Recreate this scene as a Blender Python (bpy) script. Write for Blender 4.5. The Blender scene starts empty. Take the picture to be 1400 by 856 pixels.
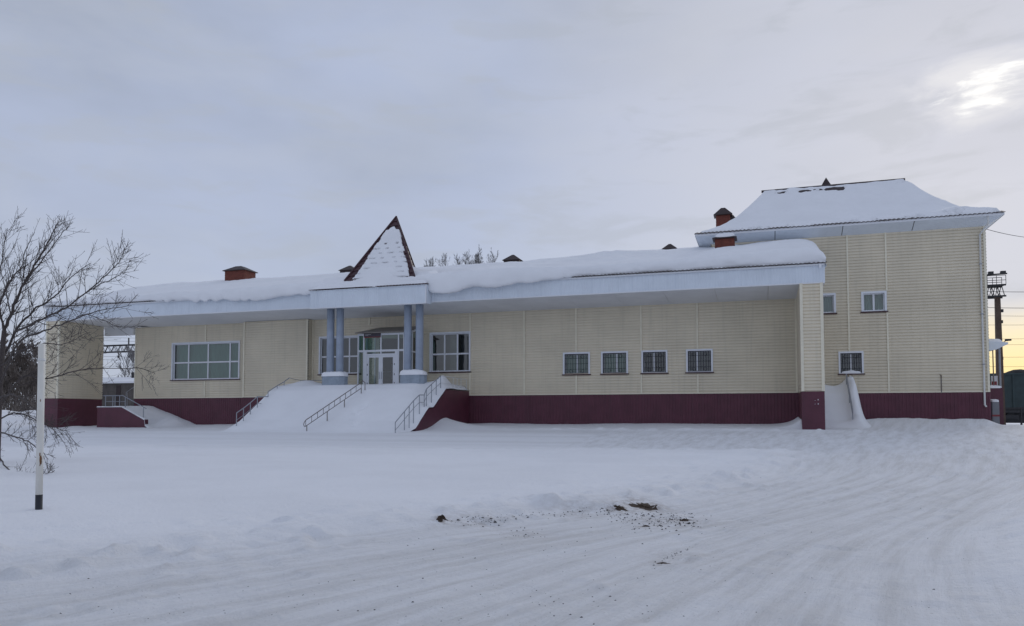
import bpy, math, random
import numpy as np
from mathutils import Vector
random.seed(7); rng = np.random.default_rng(7)
S = bpy.context.scene
col = S.collection
# ------------------------------------------------------------------ camera
F = 1050.0; W, H = 1400.0, 856.0
CAM = np.array([0.0, -50.0, 0.45]); YAW = math.radians(18.0)
HORIZON = 569.0; PITCH = math.radians(2.78); Y0 = HORIZON - F*math.tan(PITCH)
cd = bpy.data.cameras.new('camera'); cam = bpy.data.objects.new('camera', cd); col.objects.link(cam)
cam.location = CAM.tolist(); cam.rotation_euler = (math.pi/2 + PITCH, 0, YAW)
cd.sensor_width = 36; cd.lens = F/W*36; cd.shift_y = (Y0 - H/2)/W; cd.clip_end = 5000; cd.clip_start = 0.05
S.camera = cam
_hf = np.array([-math.sin(YAW), math.cos(YAW), 0]); _rt = np.array([math.cos(YAW), math.sin(YAW), 0]); _z = np.array([0, 0, 1.0])
_fw = _hf*math.cos(PITCH) + _z*math.sin(PITCH); _up = -_hf*math.sin(PITCH) + _z*math.cos(PITCH)
def at(px, py, Y):
    """point of the plane Y = const seen at a photo pixel (used to measure the building)"""
    d = _fw + _rt*(px-W/2)/F + _up*(Y0-py)/F
    t = (Y - CAM[1])/d[1]
    return CAM + d*t
def atx(px, py, X):
    d = _fw + _rt*(px-W/2)/F + _up*(Y0-py)/F
    return CAM + d*((X - CAM[0])/d[0])
def AX(px, Y, py=500): return float(at(px, py, Y)[0])
def AZ(px, py, Y): return float(at(px, py, Y)[2])
# ------------------------------------------------------------------ world / sun / exposure
SUNDIR = at(1350, 122, 1000) - CAM; SUNDIR /= np.linalg.norm(SUNDIR)
SEL = math.asin(SUNDIR[2]); SAZ = math.atan2(SUNDIR[0], SUNDIR[1])
w = bpy.data.worlds.new('World'); S.world = w; w.use_nodes = True
nt = w.node_tree; nt.nodes.clear()
class NT:
    def __init__(s, tree): s.t = tree
    def n(s, typ, **kw):
        nd = s.t.nodes.new(typ)
        for k, v in kw.items():
            if k.startswith('i_'):
                key = k[2:]; key = int(key) if key.isdigit() else key
                nd.inputs[key].default_value = v
            else: setattr(nd, k, v)
        return nd
    def l(s, a, b): s.t.links.new(a, b)
    def val(s, x, sock):
        if hasattr(x, 'is_linked') or hasattr(x, 'links'): s.l(x, sock)
        else: sock.default_value = x
    def m(s, op, a, b=None, c=None, clamp=False):
        nd = s.t.nodes.new('ShaderNodeMath'); nd.operation = op; nd.use_clamp = clamp
        for i, v in enumerate((a, b, c)):
            if v is not None: s.val(v, nd.inputs[i])
        return nd.outputs[0]
    def ss(s, x, a, b, lo=0.0, hi=1.0):
        nd = s.t.nodes.new('ShaderNodeMapRange'); nd.interpolation_type = 'SMOOTHSTEP'
        s.val(x, nd.inputs[0]); nd.inputs[1].default_value = a; nd.inputs[2].default_value = b
        nd.inputs[3].default_value = lo; nd.inputs[4].default_value = hi
        return nd.outputs[0]
    def mix(s, f, a, b, blend='MIX'):
        nd = s.t.nodes.new('ShaderNodeMix'); nd.data_type = 'RGBA'; nd.blend_type = blend
        s.val(f, nd.inputs[0])
        for v, k in ((a, 6), (b, 7)):
            if isinstance(v, tuple): nd.inputs[k].default_value = (*v, 1) if len(v) == 3 else v
            else: s.l(v, nd.inputs[k])
        return nd.outputs[2]
def lin(r, g, b):
    f = lambda c: ((c/255+0.055)/1.055)**2.4 if c/255 > 0.04045 else c/255/12.92
    return (f(r), f(g), f(b))
def mulc(c, k): return tuple(x*k for x in c)
q = NT(nt)
sky = q.n('ShaderNodeTexSky', sky_type='NISHITA', sun_disc=False)
sky.sun_elevation = SEL; sky.sun_rotation = SAZ
tc = q.n('ShaderNodeTexCoord'); dirv = tc.outputs['Generated']
sep = q.n('ShaderNodeSeparateXYZ'); q.l(dirv, sep.inputs[0])
el = sep.outputs[2]
# stratus: noise stretched sideways
mp = q.n('ShaderNodeMapping'); mp.inputs['Scale'].default_value = (1, 1, 2.6); q.l(dirv, mp.inputs[0])
def noise(scale, detail=4, rough=.55, vec=None, dist=0.0):
    nd = q.n('ShaderNodeTexNoise', noise_dimensions='3D'); nd.inputs['Scale'].default_value = scale
    nd.inputs['Detail'].default_value = detail; nd.inputs['Roughness'].default_value = rough; nd.inputs['Distortion'].default_value = dist
    q.l(vec or mp.outputs[0], nd.inputs['Vector']); return nd.outputs[0]
n1 = noise(1.7, 5, .5); n2 = noise(5.5, 6, .55, dist=.4)
K = 10.0
SK = 0.97
grey = q.mix(q.ss(n1, .36, .66), mulc(lin(157, 166, 185), K*SK), mulc(lin(173, 183, 207), K*SK))
grey = q.mix(q.m('MULTIPLY', q.ss(n2, .38, .68), .30), grey, mulc(lin(183, 189, 202), K*SK))
# paler towards the horizon
grey = q.mix(q.ss(el, .34, .04, 0, .5), grey, mulc(lin(185, 194, 212), K*SK))
vd = q.n('ShaderNodeVectorMath', operation='DOT_PRODUCT'); q.l(dirv, vd.inputs[0]); vd.inputs[1].default_value = SUNDIR.tolist()
sd = vd.outputs['Value']
# veil of brighter cloud round the hidden sun
grey = q.mix(q.ss(sd, .82, .995, 0, .55), grey, mulc(lin(205, 206, 214), K*SK))
# break in the cloud where the sun shines through
n3 = noise(11, 6, .6, dist=.6)
mp3 = q.n('ShaderNodeMapping'); mp3.inputs['Scale'].default_value = (1, 1, 4.0); q.l(dirv, mp3.inputs[0])
n4 = noise(8, 6, .55, mp3.outputs[0], .5)
grey = q.mix(q.m('MULTIPLY', q.ss(n4, .50, .68), .42), grey, mulc(lin(171, 177, 188), K*SK))
vs_ = q.n('ShaderNodeVectorMath', operation='SUBTRACT'); q.l(dirv, vs_.inputs[0]); vs_.inputs[1].default_value = SUNDIR.tolist()
vm_ = q.n('ShaderNodeVectorMath', operation='MULTIPLY'); q.l(vs_.outputs[0], vm_.inputs[0]); vm_.inputs[1].default_value = (1, 1, 2.3)
vl_ = q.n('ShaderNodeVectorMath', operation='LENGTH'); q.l(vm_.outputs[0], vl_.inputs[0]); dist = vl_.outputs['Value']
gapd = q.m('ADD', dist, q.m('MULTIPLY', q.m('SUBTRACT', n4, .5), .22))
gap = q.m('MULTIPLY', q.ss(gapd, .11, .01, 0, .66), q.ss(n3, .34, .58))
grey = q.mix(gap, grey, (K*.74, K*.74, K*.76))
cored = q.m('ADD', q.m('ADD', dist, q.m('MULTIPLY', q.m('SUBTRACT', n3, .5), .17)), q.m('MULTIPLY', q.m('SUBTRACT', n4, .5), .16))
core = q.ss(cored, .046, .0, 0, .9)
grey = q.mix(core, grey, (K*1.12, K*1.11, K*1.06))
# clear strip at the horizon under the cloud deck: yellow towards the sun, pale elsewhere
az = q.n('ShaderNodeVectorMath', operation='DOT_PRODUCT'); q.l(dirv, az.inputs[0])
hs = math.hypot(SUNDIR[0], SUNDIR[1]); az.inputs[1].default_value = (SUNDIR[0]/hs, SUNDIR[1]/hs, 0)
strip = q.m('MULTIPLY', q.ss(az.outputs['Value'], .60, .995), q.ss(q.m('ADD', el, q.m('MULTIPLY', q.m('SUBTRACT', n2, .5), .06)), .135, .075))
stripcol = q.mix(q.ss(el, .03, .125), mulc(lin(250, 226, 158), K*.95), mulc(lin(240, 228, 204), K*.92))
grey = q.mix(strip, grey, stripcol)
final = q.mix(.96, sky.outputs[0], grey)
bg = q.n('ShaderNodeBackground'); bg.inputs[1].default_value = 0.1; q.l(final, bg.inputs[0])
wo = q.n('ShaderNodeOutputWorld'); q.l(bg.outputs[0], wo.inputs[0])
sl = bpy.data.lights.new('sun', 'SUN'); sl.energy = 0.6; sl.angle = math.radians(24); sl.color = (1, .93, .82)
so = bpy.data.objects.new('sun', sl); col.objects.link(so)
so.rotation_euler = Vector((-SUNDIR).tolist()).to_track_quat('-Z', 'Y').to_euler()
S.view_settings.view_transform = 'Standard'; S.view_settings.look = 'None'; S.view_settings.exposure = 0.16; S.view_settings.gamma = 1
S.view_settings.use_curve_mapping = False
S.render.engine = 'CYCLES'
# ------------------------------------------------------------------ materials
MATS = {}
def mat(name, base, rough=.6, var=0.0, vscale=3.0, bump=0.0, bscale=20.0, metal=0.0, base2=None, stretch=(1, 1, 1), spec=.5, streak=None, rnd=0):
    m = bpy.data.materials.new(name); m.use_nodes = True; t = NT(m.node_tree)
    b = m.node_tree.nodes['Principled BSDF']
    b.inputs['Roughness'].default_value = rough; b.inputs['Metallic'].default_value = metal
    b.inputs['Specular IOR Level'].default_value = spec
    tc = t.n('ShaderNodeTexCoord'); mp = t.n('ShaderNodeMapping'); mp.inputs['Scale'].default_value = stretch; t.l(tc.outputs['Object'], mp.inputs[0])
    c = (*base, 1)
    if var or base2:
        nz = t.n('ShaderNodeTexNoise'); nz.inputs['Scale'].default_value = vscale; nz.inputs['Detail'].default_value = 6; nz.inputs['Roughness'].default_value = .6
        t.l(mp.outputs[0], nz.inputs['Vector'])
        b2 = base2 if base2 else tuple(max(0, x*(1-var)) for x in base)
        cc = t.mix(t.ss(nz.outputs[0], .3, .7), base, b2)
        if streak:
            mq = t.n('ShaderNodeMapping'); mq.inputs['Scale'].default_value = (2.2, 2.2, .10); t.l(tc.outputs['Object'], mq.inputs[0])
            ns = t.n('ShaderNodeTexNoise'); ns.inputs['Scale'].default_value = 2.0; ns.inputs['Detail'].default_value = 7; ns.inputs['Roughness'].default_value = .65
            t.l(mq.outputs[0], ns.inputs['Vector'])
            cc = t.mix(t.ss(ns.outputs[0], .48, .76, 0, .6), cc, streak)
        if rnd:
            oi = t.n('ShaderNodeObjectInfo'); cc = t.mix(t.m('MULTIPLY', oi.outputs['Random'], rnd*2), cc, tuple(x*.5 for x in base))
        t.l(cc, b.inputs['Base Color'])
    else: b.inputs['Base Color'].default_value = c
    if bump:
        nb = t.n('ShaderNodeTexNoise'); nb.inputs['Scale'].default_value = bscale; nb.inputs['Detail'].default_value = 5
        t.l(mp.outputs[0], nb.inputs['Vector'])
        bp = t.n('ShaderNodeBump'); bp.inputs['Strength'].default_value = bump; bp.inputs['Distance'].default_value = .03
        t.l(nb.outputs[0], bp.inputs['Height']); t.l(bp.outputs[0], b.inputs['Normal'])
    MATS[name] = m; return m
mat('siding', (.82, .738, .578), .55, .13, .35, streak=(.60, .55, .43), rnd=.06)
mat('siding_trim', (.84, .78, .62), .5, .08, 2)
mat('plinth', (.115, .027, .048), .5, .25, 1.2, streak=(.075, .024, .038))
mat('white_panel', (.74, .80, .87), .5, .08, .8, streak=(.60, .66, .73))
mat('soffit', (.80, .81, .82), .6, .10, .5)
mat('white_frame', (.78, .80, .84), .4, .05, 3)
mat('blue_column', (.33, .385, .475), .5, .18, 1.5, streak=(.24, .28, .35))
mat('concrete_blue', (.33, .39, .46), .7, .2, 3, bump=.2)
mat('tile', (.058, .019, .026), .5, .3, 3)
mat('tile_dark', (.045, .028, .028), .55, .3, 3)
mat('brick', (.19, .052, .034), .8, .35, 6, bump=.4, bscale=25)
mat('sill', (.06, .016, .022), .5, .2, 3)
mat('grille', (.018, .02, .028), .5)
mat('steel', (.34, .36, .40), .45, .2, 5, metal=.25)
mat('steel_worn', (.20, .19, .19), .55, .3, 8, metal=.2, base2=(.14, .10, .08))
mat('interior', (.30, .29, .25), .8, .2, .7)
mat('curtain', (.46, .55, .48), .9, .2, 1.0, stretch=(1, 1, .3))
mat('canopy_brown', (.27, .245, .225), .5, .2, 2)
mat('sign_dark', (.055, .045, .06), .4)
mat('sign_red', (.25, .03, .035), .4)
mat('sign_white', (.7, .7, .72), .5)
mat('bark', (.085, .07, .066), .9, .35, 20, bump=.3, bscale=60)
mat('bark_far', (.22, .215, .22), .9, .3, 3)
mat('thicket', (.19, .16, .14), .9, .3, 3)
mat('post_white', (.80, .785, .74), .55, .1, 6, base2=(.66, .64, .57), stretch=(1, 1, .3))
mat('post_black', (.02, .022, .028), .6)
mat('rust', (.22, .11, .05), .8, .4, 14)
mat('mast', (.11, .075, .06), .8, .3, 2)
mat('dark_steel', (.03, .03, .034), .6, .2, 3)
mat('wagon_green', (.032, .055, .058), .6, .35, 1.4)
mat('coal', (.018, .018, .02), .9, .3, 4, bump=.6, bscale=4)
mat('cabinet', (.24, .25, .27), .5, .1, 3)
mat('shed_wall', (.13, .115, .105), .9, .35, 1.5)
mat('soil', (.085, .058, .04), .95, .5, 30, bump=.6, bscale=60)
mat('grit', (.045, .042, .042), .95, .4, 30)
mat('wire', (.02, .02, .022), .7)
mat('pipe_white', (.72, .72, .70), .5, .1, 3)

def snow_mat(name, tone=1.0, bump=.35, ground=False):
    m = bpy.data.materials.new(name); m.use_nodes = True; t = NT(m.node_tree)
    b = m.node_tree.nodes['Principled BSDF']; b.inputs['Roughness'].default_value = .75; b.inputs['Specular IOR Level'].default_value = .25
    tc = t.n('ShaderNodeTexCoord'); P = tc.outputs['Object']
    def nz(sc, det=5, rough=.6, vec=None):
        n = t.n('ShaderNodeTexNoise'); n.inputs['Scale'].default_value = sc; n.inputs['Detail'].default_value = det; n.inputs['Roughness'].default_value = rough
        t.l(vec or P, n.inputs['Vector']); return n.outputs[0]
    base = (.89*tone, .90*tone, .925*tone)
    cc = t.mix(t.ss(nz(.5), .35, .7), base, tuple(x*.955 for x in base))
    hgt = t.m('ADD', nz(16, 6, .65), t.m('MULTIPLY', nz(5, 5, .6), .8))
    if ground:
        at_ = t.n('ShaderNodeAttribute'); at_.attribute_name = 'packed'; st_ = t.n('ShaderNodeAttribute'); st_.attribute_name = 'stain'
        pk = at_.outputs['Fac']
        rd = t.n('ShaderNodeAttribute'); rd.attribute_name = 'roaduv'
        mp = t.n('ShaderNodeMapping'); mp.inputs['Scale'].default_value = (3.2, .30, 1); t.l(rd.outputs['Vector'], mp.inputs[0])
        streaks = nz(1.0, 8, .68, mp.outputs[0])
        mp2 = t.n('ShaderNodeMapping'); mp2.inputs['Scale'].default_value = (11, 1.6, 1); t.l(rd.outputs['Vector'], mp2.inputs[0])
        fine = nz(1.0, 7, .7, mp2.outputs[0])
        packed = t.mix(t.ss(streaks, .36, .70), (.83, .835, .85), (.67, .665, .66))
        packed = t.mix(t.m('MULTIPLY', t.ss(fine, .54, .80), .65), packed, (.58, .575, .56))
        cc = t.mix(pk, cc, packed)
        # fine grit carried in the packed snow
        vg = nz(30, 4, .6)
        gm = t.m('MULTIPLY', t.ss(vg, .64, .74), t.m('MULTIPLY', pk, t.ss(nz(.8, 4), .42, .66, 0, .85)))
        cc = t.mix(gm, cc, (.30, .29, .28))
        cc = t.mix(t.m('MULTIPLY', st_.outputs['Fac'], t.ss(nz(9, 6, .7), .36, .66)), cc, (.26, .20, .15))
        hgt = t.m('ADD', hgt, t.m('MULTIPLY', t.m('MULTIPLY', t.m('ADD', streaks, t.m('MULTIPLY', fine, .6)), pk), 2.2))
    t.l(cc, b.inputs['Base Color'])
    bp = t.n('ShaderNodeBump'); bp.inputs['Strength'].default_value = bump; bp.inputs['Distance'].default_value = .035
    t.l(hgt, bp.inputs['Height']); t.l(bp.outputs[0], b.inputs['Normal'])
    MATS[name] = m
snow_mat('snow'); snow_mat('snow_ground', 1.0, .75, True)

def glass_mat(name, tint, refl=.9):
    m = bpy.data.materials.new(name); m.use_nodes = True; t = NT(m.node_tree); t.t.nodes.clear()
    tr = t.n('ShaderNodeBsdfTransparent'); tr.inputs[0].default_value = (*tint, 1)
    gl = t.n('ShaderNodeBsdfGlossy'); gl.inputs['Roughness'].default_value = .03; gl.inputs[0].default_value = (refl, refl, refl, 1)
    fr = t.n('ShaderNodeFresnel'); fr.inputs[0].default_value = 1.6
    tc = t.n('ShaderNodeTexCoord'); nz = t.n('ShaderNodeTexNoise'); nz.inputs['Scale'].default_value = 1.3; t.l(tc.outputs['Object'], nz.inputs['Vector'])
    bp = t.n('ShaderNodeBump'); bp.inputs['Strength'].default_value = .12; bp.inputs['Distance'].default_value = .05; t.l(nz.outputs[0], bp.inputs['Height']); t.l(bp.outputs[0], gl.inputs['Normal'])
    mx = t.n('ShaderNodeMixShader'); t.l(t.m('ADD', t.m('MULTIPLY', fr.outputs[0], 1.3), .06), mx.inputs[0]); t.l(tr.outputs[0], mx.inputs[1]); t.l(gl.outputs[0], mx.inputs[2])
    o = t.n('ShaderNodeOutputMaterial'); t.l(mx.outputs[0], o.inputs[0]); MATS[name] = m
glass_mat('glass', (.75, .84, .82)); glass_mat('glass_green', (.50, .68, .64))
# ------------------------------------------------------------------ helpers
ORG = {}
def tag(o, label=None, cat=None, group=None, kind=None):
    if label: o['label'] = label
    if cat: o['category'] = cat
    if group: o['group'] = group
    if kind: o['kind'] = kind
    return o
def thing(name, loc, label, cat, group=None):
    o = bpy.data.objects.new(name, None); col.objects.link(o); o.location = loc; ORG[o] = np.array(loc, float)
    o.empty_display_size = .3
    return tag(o, label, cat, group)
def mesh_obj(name, verts, faces, m, parent=None, smooth=False, loc=None):
    if parent is not None: org = ORG[parent]
    else: org = np.array(loc if loc is not None else (0, 0, 0), float)
    me = bpy.data.meshes.new(name)
    v = np.asarray(verts, float) - org
    if isinstance(faces, np.ndarray) and faces.ndim == 2:
        nf, k = faces.shape
        me.vertices.add(len(v)); me.vertices.foreach_set('co', v.ravel())
        me.loops.add(nf*k); me.loops.foreach_set('vertex_index', faces.ravel().astype(np.int32))
        me.polygons.add(nf); me.polygons.foreach_set('loop_start', np.arange(0, nf*k, k, dtype=np.int32))
        me.update(calc_edges=True)
    else:
        me.from_pydata(v.tolist(), [], faces); me.update()
    if smooth: me.polygons.foreach_set('use_smooth', np.ones(len(me.polygons), bool))
    me.materials.append(MATS[m] if isinstance(m, str) else m)
    o = bpy.data.objects.new(name, me); col.objects.link(o); ORG[o] = org
    if parent is not None: o.parent = parent
    else: o.location = org.tolist()
    return o
class MB:
    def __init__(s): s.v = []; s.f = []
    def add(s, vs, fs):
        k = len(s.v); s.v += [tuple(map(float, x)) for x in vs]; s.f += [tuple(i+k for i in f) for f in fs]; return s
    def box(s, x0, x1, y0, y1, z0, z1):
        v = [(x, y, z) for z in (z0, z1) for y in (y0, y1) for x in (x0, x1)]
        return s.add(v, [(0, 2, 3, 1), (4, 5, 7, 6), (0, 1, 5, 4), (2, 6, 7, 3), (0, 4, 6, 2), (1, 3, 7, 5)])
    def hexa(s, b, t):   # bottom 4, top 4 (same winding, ccw from above)
        return s.add(list(b)+list(t), [(3, 2, 1, 0), (4, 5, 6, 7)] + [(i, (i+1) % 4, 4+(i+1) % 4, 4+i) for i in range(4)])
    def prism(s, poly, d):   # poly 3D points, extruded by vector d
        n = len(poly); d = np.array(d, float); p = [np.array(x, float) for x in poly]
        return s.add(p + [x+d for x in p], [tuple(range(n))[::-1], tuple(range(n, 2*n))] + [(i, (i+1) % n, n+(i+1) % n, n+i) for i in range(n)])
    def tube(s, pts, r, n=6, cap=True):
        pts = [Vector(tuple(map(float, p))) for p in pts]; rs = r if hasattr(r, '__len__') else [r]*len(pts)
        k = len(s.v); fs = []
        prev = None
        for i, p in enumerate(pts):
            a = pts[min(i+1, len(pts)-1)] - pts[max(i-1, 0)]
            if a.length < 1e-9: a = Vector((0, 0, 1))
            a.normalize()
            if prev is None:
                u = a.orthogonal().normalized()
            else:
                u = prev - a*prev.dot(a)
                u = u.normalized() if u.length > 1e-6 else a.orthogonal().normalized()
            prev = u; vv = a.cross(u)
            for j in range(n):
                t = 2*math.pi*j/n
                s.v.append(tuple(p + (u*math.cos(t) + vv*math.sin(t))*rs[i]))
        for i in range(len(pts)-1):
            for j in range(n):
                s.f.append((k+i*n+j, k+i*n+(j+1) % n, k+(i+1)*n+(j+1) % n, k+(i+1)*n+j))
        if cap:
            s.f.append(tuple(k+j for j in range(n))[::-1]); s.f.append(tuple(k+(len(pts)-1)*n+j for j in range(n)))
        return s
    def build(s, name, m, parent=None, smooth=False, loc=None): return mesh_obj(name, s.v, s.f, m, parent, smooth, loc)
def bx(name, m, parent, *a): return MB().box(*a).build(name, m, parent)

# 2D gradient-free value noise, vectorised
def vnoise(x, y, seed=0):
    xi = np.floor(x).astype(np.int64); yi = np.floor(y).astype(np.int64); fx = x-xi; fy = y-yi
    def h(a, b):
        n = (a*374761393 + b*668265263 + seed*1442695041) & 0x7fffffff
        n = ((n ^ (n >> 13))*1274126177) & 0x7fffffff
        return ((n ^ (n >> 16)) & 0xffff)/65535.0
    ux = fx*fx*fx*(fx*(fx*6-15)+10); uy = fy*fy*fy*(fy*(fy*6-15)+10)
    return (h(xi, yi)*(1-ux)+h(xi+1, yi)*ux)*(1-uy) + (h(xi, yi+1)*(1-ux)+h(xi+1, yi+1)*ux)*uy
def fbm(x, y, seed=0, oct=4, gain=.5):
    s = 0; a = 1; tot = 0
    for o in range(oct):
        s = s + a*(vnoise(x*2**o+17.3*o, y*2**o-9.1*o, seed+o)-.5); tot += a; a *= gain
    return s/tot*2
def sig(x): return 1/(1+np.exp(-np.clip(x, -40, 40)))
def sstep(a, b, x):
    t = np.clip((x-a)/(b-a), 0, 1); return t*t*(3-2*t)
def grid_faces(nx, ny):
    i = np.arange(nx*ny).reshape(ny, nx)
    return np.stack([i[:-1, :-1], i[:-1, 1:], i[1:, 1:], i[1:, :-1]], -1).reshape(-1, 4)
def grid_obj(name, xs, ys, fz, m, parent=None, loc=None):
    X, Y = np.meshgrid(xs, ys); Z = fz(X, Y)
    o = mesh_obj(name, np.stack([X, Y, Z], -1).reshape(-1, 3), grid_faces(len(xs), len(ys)), m, parent, True, loc)
    return o, X, Y, Z
# ------------------------------------------------------------------ measured planes
YW = 0.0            # main wall
YF = -4.5           # fascia / pier front
YC = -5.3           # porch canopy front
YT = 2.0            # two storey wing
ZP = 1.88           # top of red plinth
ZS = 7.66           # soffit at wall
ZSF = 7.86          # soffit front edge
ZE = 8.86           # top of fascia
XL = AX(63, YF); XLP = AX(80.5, YF)         # left pier
XR0 = AX(1096, YF); XR1 = AX(1126, YF)      # right pier
XWL = AX(185, YW)                            # left end of the wall
XTR = AX(1352, YT)
XST = AX(642, YW)                            # right edge of terrace and stair
YB = 12.0                                    # rear wall
# ------------------------------------------------------------------ snow ground
LY = [-70, -52, -47, -44.7, -42.4, -40.0, -38.0, -32, -22, -8, 5, 40]
LX = [-16, -11, -8, -6.6, -5.2, -3.6, -1.9, .1, 1.2, 2.8, 6, 9]
RY = [-70, -47, -44, -40.5, -38, -30, -10, 5, 40]
RX = [1.2, 1.5, 1.75, 2.2, 3.1, 6.8, 13.4, 17.5, 24]
_sy = np.arange(-72, 42, .25)
def smooth_interp(Y, ky, kx):
    v = np.interp(_sy, ky, kx); k = np.hanning(25); k /= k.sum()
    v = np.convolve(np.pad(v, 12, 'edge'), k, 'valid')
    return np.interp(Y, _sy, v)
def ground_z(X, Y, full=False):
    z = np.interp(Y, [-80, -50, -40, -25, -12, -4.5, 0, 20, 60, 400], [-1.35, -1.1, -1.0, -.76, -.52, -.32, -.06, -.25, -.35, -.5])
    z = z - .16*sstep(-30, -44, X)*sstep(-14, -2, Y)
    L0 = smooth_interp(Y, LY, LX); R0 = smooth_interp(Y, RY, RX)
    L = L0 + .45*fbm(X*.25, Y*.35, 3, 3) + .25*fbm(X*1.2, Y*1.2, 4, 3); R = R0 + .3*fbm(X*.4, Y*.5, 5, 3)
    front = sig((Y + 25.0 - .10*X + 1.5*fbm(X*.12, Y*.12, 8, 2))/1.1)       # ploughed lane along the building
    isl = sig((L - X)/.33)*(1-front)
    road = sig((X - L)/.5)*sig((R - X)/.35)
    lane = front*sig((-6.5 - Y + .7*fbm(X*.2, Y*.2, 12, 2))/.9)*sig((R-X)/.5)*sstep(-75, -45, X)
    packed = np.clip(np.maximum(road, lane*(.45+.55*sstep(-25, 0, X))), 0, 1)
    z = z + .17*isl*(1+.35*fbm(X*.18, Y*.18, 21, 3))
    # roll of lumpy snow along the edge of the island and of the lane
    ed = np.exp(-((X-L+.35)/.55)**2)*(1-front)
    z = z + ed*(.05+.10*np.clip(fbm(X*1.6, Y*1.6, 30, 4)+.1, 0, 1))
    ed2 = isl*(front*4*(1-front))
    z = z + front*(1-front)*4*sig((L-X)/.8)*(.12*np.clip(fbm(X*1.3, Y*1.3, 33, 4)-.05, 0, 1)+.04*fbm(X*.5, Y*.5, 34, 3)+.03)
    # foot of the island: kicked lumps and old footprints
    lump = np.exp(-((X-L+1.6)/1.3)**2)*(1-front)
    z = z + lump*.05*np.clip(fbm(X*2.3, Y*2.3, 41, 3)-.15, 0, 1)*1.6
    # tyre ruts that follow the road
    c = np.clip((X-L0)/(R0-L0+1e-6), -1, 2)
    wob = .012*fbm(Y*.15, Y*0+3, 50, 2)
    rut = 0
    for k, (c0, a, wd) in enumerate(((.12, .020, .018), (.24, .028, .022), (.31, .024, .016), (.40, .03, .022), (.50, .022, .018), (.585, .034, .022), (.68, .024, .02), (.765, .03, .02), (.86, .026, .02))):
        wv = c0 + wob*1.5 + .02*fbm(Y*.09+k*7, Y*0+k, 60+k, 2)
        amp = a*(.55+.9*np.clip(fbm(Y*.22+k*3, X*0+k*5, 80+k, 3)+.3, 0, 1))
        rut = rut - amp*np.exp(-((c-wv)/wd)**2) + .45*amp*np.exp(-((c-wv-.035)/.014)**2)
    z = z + rut*road*.62*(.4+1.2*sstep(-.3, .5, fbm(X*.35, Y*.35, 150, 3)))
    # ruts of the lane in front of the building
    for k, y0 in enumerate((-22.8, -21.0, -17.6, -15.6, -11.5)):
        yy = y0 + .07*X + 1.0*fbm(X*.05+k, X*0+2+k, 90+k, 2)
        z = z - .035*np.exp(-((Y-yy)/.22)**2)*lane
    z = z + packed*(.020*fbm(X*2.6, Y*2.6, 70, 5, .6)+.05*np.clip(fbm(X*4.5, Y*4.5, 76, 3)-.12, 0, 1)*sstep(-.1, .35, fbm(X*.45, Y*.45, 78, 3)))
    # broken crust kicked up along the edge between road and untouched snow
    crust = np.exp(-((X-L0+.2)/1.5)**2)*(1-front)
    z = z + crust*.085*np.clip(fbm(X*3.4, Y*3.4, 140, 3)-.22, 0, 1)*2.0 - crust*.05*np.clip(fbm(X*2.1+9, Y*2.1, 142, 3)-.28, 0, 1)*2
    z = z + (1-packed)*(.022*fbm(X*.8, Y*.8, 72, 3)+.05*fbm(X*.16, Y*.22, 74, 2))
    # ploughed bank on the right of the road
    bk = np.exp(-((X-R-.75)/.7)**2)*sstep(4, -6, Y)
    z = z + bk*(.20+.22*np.clip(fbm(X*1.1, Y*1.1, 100, 4)+.15, 0, 1))
    z = z + .12*sig((X-R-.6)/.4)*sstep(0, -8, Y)
    # row of broken snow left by the plough before the building
    pl = np.exp(-((Y+6.6+.5*fbm(X*.2, Y*0, 110, 2))/.55)**2)*sstep(-17, -13, X)*sstep(9, 5, X)
    z = z + pl*(.06+.22*np.clip(fbm(X*1.7, Y*1.7, 112, 4), 0, 1))
    # drifts: stair cheek, right pier, tower wall, left pier
    dx = X-XST
    z = z + .66*np.exp(-np.maximum(dx, 0)/1.7)*np.exp(-np.where(Y > -4.3, ((Y+4.3)/1.5)**2, ((Y+4.3)/2.0)**2))*(dx > -.6)
    z = z + .5*np.exp(-np.abs(X-XR0+.05)/.55)*sstep(-4.4, -3.6, Y)*(X < XR0+.3)
    z = z + (.34+.1*fbm(X*.5, Y*.5, 120, 3))*sstep(-1.8, 1.2, Y)*sstep(4.6, 6.4, X)*sstep(13.1, 12.2, X)*sstep(9, 3, Y)
    z = z + .55*np.exp(-((X-8)/2.6)**2-((Y+1.2)/2.0)**2)*.35
    z = z + (1.35+.5*fbm(X*.35, Y*.35, 130, 4))*sstep(-53.6, -57.5, X)*np.exp(-((Y-2)/5.0)**2)
    z = z + .35*np.exp(-((X+53.2)/.9)**2-((Y+4.8)/.8)**2) + .14*np.exp(-((X+50.9)/.7)**2-((Y+3.6)/.9)**2)
    far = sstep(60, 160, np.hypot(X, Y+50))
    z = z*(1-far) + far*(-.6)
    if full: return z, packed, c*9.0, isl
    return z
def spaced(segs):
    out = []
    for a, b, d in segs:
        n = max(1, int(round((b-a)/d))); out += list(np.linspace(a, b, n, endpoint=False))
    out.append(segs[-1][1]); return np.array(out)
xs = spaced([(-1500, -300, 200), (-300, -90, 15), (-90, -60, .8), (-60, -34, .16), (-34, -10, .11), (-10, 4.2, .06), (4.2, 20, .13), (20, 60, 2), (60, 300, 20), (300, 1500, 200)])
ys = spaced([(-400, -80, 40), (-80, -54, 2), (-54, -47, .2), (-47, -38, .06), (-38, -27, .09), (-27, -10, .14), (-10, 3, .12), (3, 20, .6), (20, 100, 4), (100, 400, 30), (400, 2500, 300)])
X, Y = np.meshgrid(xs, ys)
Z, PK, RU, ISL = ground_z(X, Y, True)
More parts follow.
